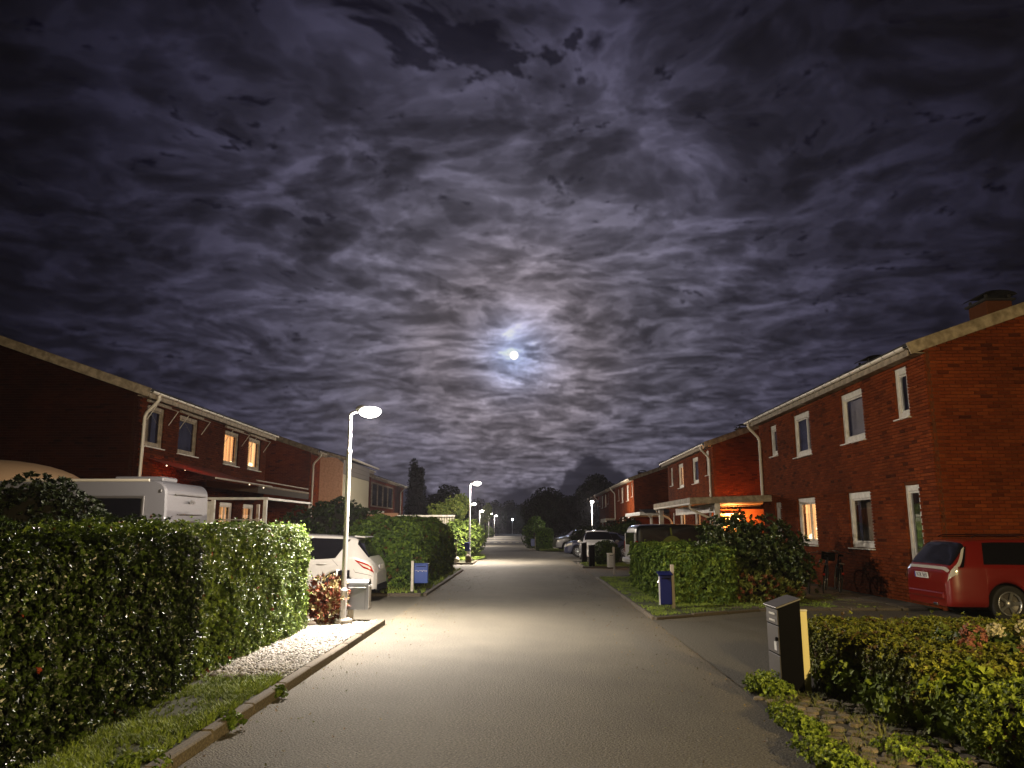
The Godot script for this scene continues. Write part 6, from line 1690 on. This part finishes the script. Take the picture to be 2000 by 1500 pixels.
	for s in [1.0, -1.0]:
		part("side_window", _ord(d, [-1.4, -1.2], [0.8, 0.35], 0.53 * s, 0.285 * s, 0.006), M.dark_glass, o)
		part("headlight", _ord(d, [1.7, 1.65], [2.05, 1.98], 0.64 * s, 0.54 * s, 0.012), M.lens_clear, o)
	part("windscreen", cpatch(d, [0.5, 0.5], [1.08, 1.08], 0.30, -0.30, 0.006, 8, 16), M.dark_glass, o)
	caravan()

# like cpatch on one side only; keeps the facing right for either side
func _ord(d: Dictionary, xa: Array, xb: Array, s0: float, s1: float, off: float, nx := 8) -> MB:
	if s0 > s1: return cpatch(d, xa, xb, s0, s1, off, nx, 6)
	return cpatch(d, [xa[1], xa[0]], [xb[1], xb[0]], s1, s0, off, nx, 6)

func caravan() -> void:
	# its tail faces the street (+x), its side the camera (+z)
	var o := thing("caravan", "white touring caravan parked behind the left hedges", "caravan", Vector3(-7.75, 0, -17.6))
	var L := 5.6; var w := 2.2; var y0 := 0.5; var y1 := 2.74; var r := 0.26
	var prof := []   # outline in (x, y), tail at x = 0
	for i in 9:
		var a := PI * 0.5 * i / 8.0
		prof.append(Vector2(-r + sin(a) * r, y1 - r + cos(a) * r))
	prof.append(Vector2(0.06, 1.2)); prof.append(Vector2(0.04, y0)); prof.append(Vector2(-L, y0)); prof.append(Vector2(-L - 0.15, 1.4))
	for i in 9:
		var a := PI * 0.5 * i / 8.0
		prof.append(Vector2(-L + 0.35 - cos(a) * 0.35, y1 - 0.35 + sin(a) * 0.35))
	prof.append(prof[0])
	var mb := MB.new()
	var rows := []
	for z in [[w * 0.5 - 0.04, 1.0], [-w * 0.5 + 0.04, 1.0]]:
		rows.append(prof.map(func(p): return Vector3(p.x, p.y, z[0])))
	mb.grid(rows)
	for s in [1.0, -1.0]:
		var c := Vector3(-L * 0.5, 1.6, s * w * 0.5)
		var ins: Array = prof.map(func(p): return Vector3(lerpf(p.x, c.x, 0.012), lerpf(p.y, c.y, 0.022), s * w * 0.5))
		for k in prof.size() - 1:
			var a := Vector3(prof[k].x, prof[k].y, s * (w * 0.5 - 0.04)); var b := Vector3(prof[k + 1].x, prof[k + 1].y, s * (w * 0.5 - 0.04))
			if s > 0:
				mb.quad(b, a, ins[k], ins[k + 1]); mb.tri(c, ins[k + 1], ins[k])
			else:
				mb.quad(a, b, ins[k + 1], ins[k]); mb.tri(c, ins[k], ins[k + 1])
	part("body", mb, M.caravan_white, o)
	mb = MB.new()
	rows = []
	mb.box(Vector3(-1.02, 2.06, w * 0.5 + 0.012), Vector3(1.02, 0.62, 0.03), 0.02); var win := part("window", mb, M.dark_glass, o)
	mb = MB.new()
	for q in [[Vector3(-1.02, 2.39, 0), Vector3(1.14, 0.06, 0.05)], [Vector3(-1.02, 1.73, 0), Vector3(1.14, 0.06, 0.05)], [Vector3(-1.56, 2.06, 0), Vector3(0.06, 0.66, 0.05)], [Vector3(-0.48, 2.06, 0), Vector3(0.06, 0.66, 0.05)]]:
		mb.box(q[0] + Vector3(0, 0, w * 0.5 + 0.012), q[1], 0.012)
	part("frame", mb, M.dark_grey_metal, win)
	mb = MB.new(); mb.box(Vector3(-3.0, 1.85, w * 0.5 + 0.008), Vector3(0.7, 1.7, 0.02), 0.01); part("door", mb, M.caravan_white, o)
	for y in [2.46, 2.03]:
		mb = MB.new(); mb.box(Vector3(0.045 - 0.02 * (y - 2.0), y, -0.05), Vector3(0.03, 0.03, 1.6 if y > 2.2 else 1.3), 0.01); part("trim_strip", mb, M.dark_grey_metal, o)
	mb = MB.new()
	for q in [[0.0, 0.055, 0.20], [0.05, 0.045, 0.12], [-0.05, 0.045, 0.10]]:
		mb.box(Vector3(0.055, 2.33 - absf(q[0]) * 0.5, -0.12 + q[0] * 2.0), Vector3(0.012, q[1], q[2]), 0.005)
	part("emblem", mb, M.decal, o)
	mb = MB.new(); mb.tube([Vector3(0.06, 1.62, -0.45), Vector3(0.07, 1.85, -0.42), Vector3(0.07, 1.88, -0.2), Vector3(0.07, 1.88, 0.05), Vector3(0.07, 1.85, 0.12), Vector3(0.06, 1.62, 0.14)], 0.018, 7); part("grab_frame", mb, M.decal, o)
	mb = MB.new(); mb.tube([Vector3(0.07, 1.62, -0.25), Vector3(0.07, 1.86, -0.2)], 0.012, 6); mb.tube([Vector3(0.07, 1.62, -0.05), Vector3(0.07, 1.86, -0.08)], 0.012, 6); part("ladder_bar", mb, M.decal, o)
	mb = MB.new()
	for k in 4: mb.tube([Vector3(-1.95 + 0.05 * k, 1.90 - 0.03 * k, w * 0.5 + 0.004), Vector3(-1.82 + 0.05 * k, 1.98 - 0.02 * k, w * 0.5 + 0.004), Vector3(-1.70 + 0.02 * k, 1.95, w * 0.5 + 0.004)], 0.008, 5)
	part("swoosh_decal", mb, M.decal, o)
	mb = MB.new(); mb.box(Vector3(-0.12, 2.52, w * 0.5 + 0.01), Vector3(0.05, 0.07, 0.03), 0.01); part("marker_light", mb, M.dark_grey_metal, o)
	mb = MB.new(); mb.box(Vector3(-1.6, 1.38, w * 0.5 + 0.012), Vector3(1.1, 0.10, 0.02), 0.008); part("stripe", mb, M.decal, o)
	mb = MB.new(); mb.box(Vector3(-0.85, 2.80, 0.3), Vector3(1.1, 0.12, 0.7), 0.03); part("roof_hatch", mb, M.caravan_white, o)
	mb = MB.new(); mb.tube([Vector3(-0.4, 2.75, w * 0.5 - 0.02), Vector3(-3.4, 2.75, w * 0.5 - 0.02)], 0.035, 8); part("awning_rail", mb, M.gutter, o)
	for s in [1.0, -1.0]: wheel(o, -2.7, s * (w * 0.5 - 0.12), 0.32, 5)
	mb = MB.new(); mb.box(Vector3(-L * 0.5, 0.42, 0), Vector3(L - 0.4, 0.2, w - 0.3), 0.02); part("chassis", mb, M.black_plastic, o)
	# beige covered awning tent behind
	var t := thing("canvas_shelter", "beige domed canvas cover behind the caravan at the left edge", "tent", Vector3(-14.2, 0, -19.9))
	mb = MB.new(); mb.ball(Vector3(0, 2.62, 0), Vector3(2.75, 0.88, 1.5), 28, 10, -0.05)
	part("cover", mb, M.canvas, t)
	mb = MB.new(); mb.box(Vector3(0, 1.3, 0), Vector3(4.9, 2.62, 2.3), 0.05); part("walls", mb, M.canvas, t)

# ---------------------------------------------------------------- right foreground
func foreground() -> void:
	# black parcel box with a yellow post
	var o := thing("parcel_box", "tall black parcel letter box with sloping lid in the right foreground", "letter box", Vector3(2.79, 0.03, -8.76))
	var mb := MB.new()
	var hw := 0.115; var hz := 0.205
	var y := [0.86, 0.95]
	var c := [Vector3(-hw, 0, hz), Vector3(hw, 0, hz), Vector3(hw, 0, -hz), Vector3(-hw, 0, -hz)]
	var tp := [Vector3(-hw, y[0], hz), Vector3(hw, y[1], hz), Vector3(hw, y[1], -hz), Vector3(-hw, y[0], -hz)]
	for k in 4: mb.quad(c[k], c[(k + 1) % 4], tp[(k + 1) % 4], tp[k])
	mb.quad(tp[0], tp[1], tp[2], tp[3])
	part("body", mb, M.black_plastic, o)
	mb = MB.new(); mb.box(Vector3(-0.012, 0.920, 0), Vector3(0.29, 0.022, 0.45), 0.006, Basis(Vector3(0, 0, 1), 0.345)); part("lid", mb, M.dark_grey_metal, o)
	for q in [[0.02, 0.38], [0.392, 0.68], [0.692, 0.85]]:
		mb = MB.new(); mb.box(Vector3(-hw - 0.006, (q[0] + q[1]) * 0.5, 0), Vector3(0.012, q[1] - q[0], 0.39), 0.005); part("front_panel", mb, M.dark_grey_metal, o)
	for yy in [0.80, 0.73]:
		mb = MB.new(); mb.box(Vector3(-hw - 0.014, yy, 0.02), Vector3(0.008, 0.022, 0.20), 0.003); part("slot_flap", mb, M.white_paint, o)
	mb = MB.new(); mb.tube([Vector3(-hw - 0.01, 0.55, 0.16), Vector3(-hw - 0.035, 0.55, 0.16)], 0.02, 10); part("lock", mb, M.black_plastic, o)
	mb = MB.new(); mb.box(Vector3(-hw - 0.0135, 0.47, 0.08), Vector3(0.003, 0.09, 0.08)); part("sticker", mb, M.plate, o)
	var p := thing("board_post", "pale yellow board standing upright against the black parcel box", "post", Vector3(2.955, 0.03, -8.62))
	mb = MB.new(); mb.box(Vector3(0, 0.41, 0), Vector3(0.075, 0.86, 0.03), 0.005); part("board", mb, M.yellow_paint, p)
	mb = MB.new(); mb.box(Vector3(-0.05, 0.845, 0.0), Vector3(0.18, 0.02, 0.05), 0.004); part("cap_strip", mb, M.white_paint, p)
	# cobbled path between the weeds
	var cp := Node3D.new(); cp.name = numbered("path"); add_child(cp, true)
	cp.set_meta("kind", "structure"); cp.set_meta("label", "strip of small worn paving stones with weedy joints in the right foreground")
	for i in 24:
		for j in 9:
			var x := 2.36 + j * 0.145 + (0.07 if i % 2 else 0.0) + rr(-0.02, 0.02); var z := -4.9 - i * 0.152 + rr(-0.02, 0.02)
			if x < 2.22 + 0.03 * (-z - 5.0) + 0.1 * sin(i * 1.3) or x > 3.45 + 0.08 * sin(i): continue
			if rng.randf() < 0.06: continue
			mb = MB.new(); mb.col = Color.WHITE * rr(0.45, 0.95)
			var n := 7; var pts := []
			for k in n:
				var a := TAU * k / n + rr(-0.25, 0.25)
				pts.append(Vector3(x + cos(a) * 0.073 * rr(0.82, 1.12), 0, z + sin(a) * 0.074 * rr(0.82, 1.12)))
			var top := 0.068 + rr(-0.008, 0.008)
			var ce := Vector3(x, top + 0.004, z)
			for k in n:
				var a: Vector3 = pts[k]; var b: Vector3 = pts[(k + 1) % n]
				var ai := a.lerp(Vector3(x, 0, z), 0.14) + Vector3(0, top, 0); var bi := b.lerp(Vector3(x, 0, z), 0.14) + Vector3(0, top, 0)
				mb.tri(ce, bi, ai)
				mb.quad(b + Vector3(0, 0.04, 0), a + Vector3(0, 0.04, 0), ai, bi)
			part("paving_stone", mb, M.stone, cp)
	# low hedge with a brownish top
	var low := [Color(0.085, 0.105, 0.014), Color(0.25, 0.27, 0.045)]
	hedge("low clipped hedge with brownish top in the right foreground", Vector3(3.30, 0, -10.1), Vector3(8.6, 0.62, -6.9), 42000, 0.058, 0.16, {"pal": [Color(0.085, 0.085, 0.014), Color(0.23, 0.205, 0.040)], "gappy": 0.25, "lump": 0.06, "share": 0.12, "accent": Color(0.10, 0.065, 0.022), "mat": "leaf_matt", "fx1": 0.1})
	shrub("bush", "leafy low shrubs spilling out in the bottom right corner", Vector3(4.1, 0, -6.2), [[0, 0.28, 0, 0.85, 0.34, 0.6], [0.9, 0.32, 0.1, 0.8, 0.42, 0.7], [1.9, 0.35, 0, 0.9, 0.45, 0.8], [0.2, 0.25, 1.0, 0.9, 0.36, 0.7], [1.3, 0.28, 1.1, 0.9, 0.4, 0.7]], 34000, 0.058, {"pal": low, "mat": "leaf_matt", "lump": 0.12, "rough_freq": 3.0, "core": 0.75, "gappy": 0.12, "share": 0.01})
	shrub("bush", "broad-leaved plants along the edge of the low hedge", Vector3(3.45, 0, -7.4), [[0, 0.22, 0, 0.32, 0.26, 0.55], [0.25, 0.26, 0.6, 0.4, 0.3, 0.45], [-0.1, 0.2, -0.9, 0.28, 0.24, 0.5]], 2000, 0.10, {"pal": low, "mat": "leaf_matt", "mesh": "sprig_flat", "lump": 0.1, "rough_freq": 3.0, "core": 0.4, "gappy": 0.4})
	for q in [["weeds sprouting at the foot of the black parcel box", 2.50, -8.55, 0.22, 0.13, 0.30], ["weeds growing over the road edge left of the paving stones", 2.33, -7.3, 0.16, 0.08, 0.45], ["green weeds at the bottom edge beside the road", 2.22, -6.2, 0.2, 0.08, 0.5], ["leafy weed between the yellow board and the hedge", 3.22, -8.55, 0.18, 0.18, 0.22], ["weeds over the paving stones near the bottom edge", 2.95, -6.35, 0.3, 0.05, 0.4]]:
		shrub("weeds", q[0], Vector3(q[1], 0.02, q[2]), [[0, q[4] * 0.7, 0, q[3], q[4], q[5]], [0.05, q[4] * 0.6, q[5] * 0.6, q[3] * 0.8, q[4] * 0.85, q[5] * 0.7]], 900, 0.045, {"pal": [Color(0.08, 0.105, 0.016), Color(0.24, 0.27, 0.05)], "mesh": "sprig", "mat": "leaf_matt", "core": 0.0, "lump": 0.06, "rough_freq": 4.0, "gappy": 0.4, "stems": 5, "spread": 0.1, "stem_r": 0.004}, "weeds")
	var wg := Node3D.new(); wg.name = numbered("grass"); add_child(wg, true)
	wg.set_meta("kind", "stuff"); wg.set_meta("label", "grass in the joints of the paving stones and along the right road edge")
	grass(wg, P2([2.12, -5.0, 2.36, -8.9, 3.5, -9.0, 3.6, -5.0]), 700, 0.045, 0.03, 0.09, [Color(0.05, 0.07, 0.014), Color(0.14, 0.15, 0.04)])
	# weeds in the kerb joints on the left
	for q in [[-5.6, 0.10], [-7.1, 0.12], [-8.4, 0.08]]:
		shrub("weeds", ["small weed rooted in the left kerb joint nearest the camera", "bushy weed in the middle joint of the near left kerb", "tiny weed in the left kerb joint by the row of rough stones"][[-5.6, -7.1, -8.4].find(q[0])], Vector3(-2.60, 0.0, q[0]), [[0, q[1] * 0.6, 0, q[1], q[1] * 0.7, q[1]]], 60, 0.06, {"pal": [Color(0.05, 0.075, 0.014), Color(0.13, 0.16, 0.03)], "mesh": "sprig_flat", "mat": "leaf_matt", "core": 0.0, "stems": 3, "spread": 0.04, "stem_r": 0.003}, "weeds")
	# hydrangea: white and dusky red heads over the low hedge
	var hy := thing("hydrangea", "hydrangea with cream and dusky red flower heads above the low hedge", "flowering shrub", Vector3(4.65, -0.08, -7.9))
	blobs_of(hy, [[0, 0.5, 0, 0.75, 0.3, 0.45], [0.7, 0.5, 0.05, 0.6, 0.3, 0.45]], 700, 0.13, {"pal": [Color(0.03, 0.045, 0.01), Color(0.09, 0.10, 0.03)], "mesh": "sprig_flat", "mat": "leaf_matt", "core": 0.5})
	var heads := [[-0.52, 0.70, 0.30, 0.10, 1], [-0.36, 0.80, 0.1, 0.10, 1], [-0.30, 0.62, 0.42, 0.065, 0], [-0.14, 0.84, 0.1, 0.075, 0], [-0.06, 0.66, 0.45, 0.10, 1], [0.05, 0.76, 0.30, 0.07, 0], [0.14, 0.87, 0.1, 0.075, 0], [0.28, 0.72, 0.3, 0.15, 1], [0.36, 0.88, 0.12, 0.08, 0], [0.55, 0.78, 0.2, 0.14, 1], [0.62, 0.92, 0.0, 0.085, 0], [0.85, 0.84, 0.1, 0.11, 1], [-0.42, 0.58, 0.42, 0.06, 0]]
	for h in heads:
		var xf := []; var cs := []
		for i in 90:
			var d := Vector3(rng.randfn(), rng.randfn(), rng.randfn()).normalized()
			if d.y < -0.5: continue
			xf.append(leaf_xf(Vector3(h[0], h[1], h[2]) + d * h[3] * rr(0.85, 1.05), d, h[3] * 0.42, 0.3))
			cs.append(Color(0.50, 0.46, 0.30) * rr(0.75, 1.2) if h[4] == 0 else Color(0.20, 0.060, 0.040).lerp(Color(0.30, 0.12, 0.08), rng.randf()))
		copies("flower_head", MESH.sprig_flat, M.petal, xf, cs, hy)
	# fallen leaves and grit along the kerbs, hairline cracks in the asphalt
	var lt := Node3D.new(); lt.name = "fallen_leaves"; add_child(lt, true)
	lt.set_meta("kind", "stuff"); lt.set_meta("label", "small fallen leaves and grit along both edges of the street")
	var lx := []; var lc := []
	for i in 900:
		var left := rng.randf() < 0.5
		var z := rr(4.0, 34.0)
		var d := pow(rng.randf(), 2.2) * 1.3
		var x := -2.58 + d if left else road_edge(z, false) - 0.03 - d
		lx.append(leaf_xf(Vector3(x, 0.008, -z), Vector3.UP, rr(0.012, 0.034), 0.25))
		lc.append([Color(0.16, 0.09, 0.03), Color(0.08, 0.06, 0.025), Color(0.22, 0.16, 0.05), Color(0.10, 0.11, 0.03)][i % 4] * rr(0.6, 1.2))
	copies("leaves", MESH.sprig_flat, M.leaf_matt, lx, lc, lt)
	for ck in [[-2.4, -16.5, -0.6, -19.2, 0.2], [0.8, -18.0, 2.2, -21.5, 0.25], [-1.5, -24.0, 0.9, -27.5, 0.3]]:
		mb = MB.new(); mb.col = Color(0.16, 0.16, 0.16)
		var a := Vector2(ck[0], ck[1]); var b := Vector2(ck[2], ck[3]); var prev := a
		var nrm := (b - a).orthogonal().normalized()
		for k in range(1, 15):
			var q: Vector2 = a.lerp(b, k / 14.0) + nrm * (ck[4] * sin(k * 0.7) * 0.6 + rr(-0.06, 0.06))
			var wd := 0.005 + 0.004 * rng.randf()
			mb.quad(Vector3(prev.x, 0.004, prev.y) - Vector3(nrm.x, 0, nrm.y) * wd, Vector3(q.x, 0.004, q.y) - Vector3(nrm.x, 0, nrm.y) * wd, Vector3(q.x, 0.004, q.y) + Vector3(nrm.x, 0, nrm.y) * wd, Vector3(prev.x, 0.004, prev.y) + Vector3(nrm.x, 0, nrm.y) * wd)
			prev = q
		struct("road_crack", mb, M.asphalt, "hairline crack wandering across the asphalt")
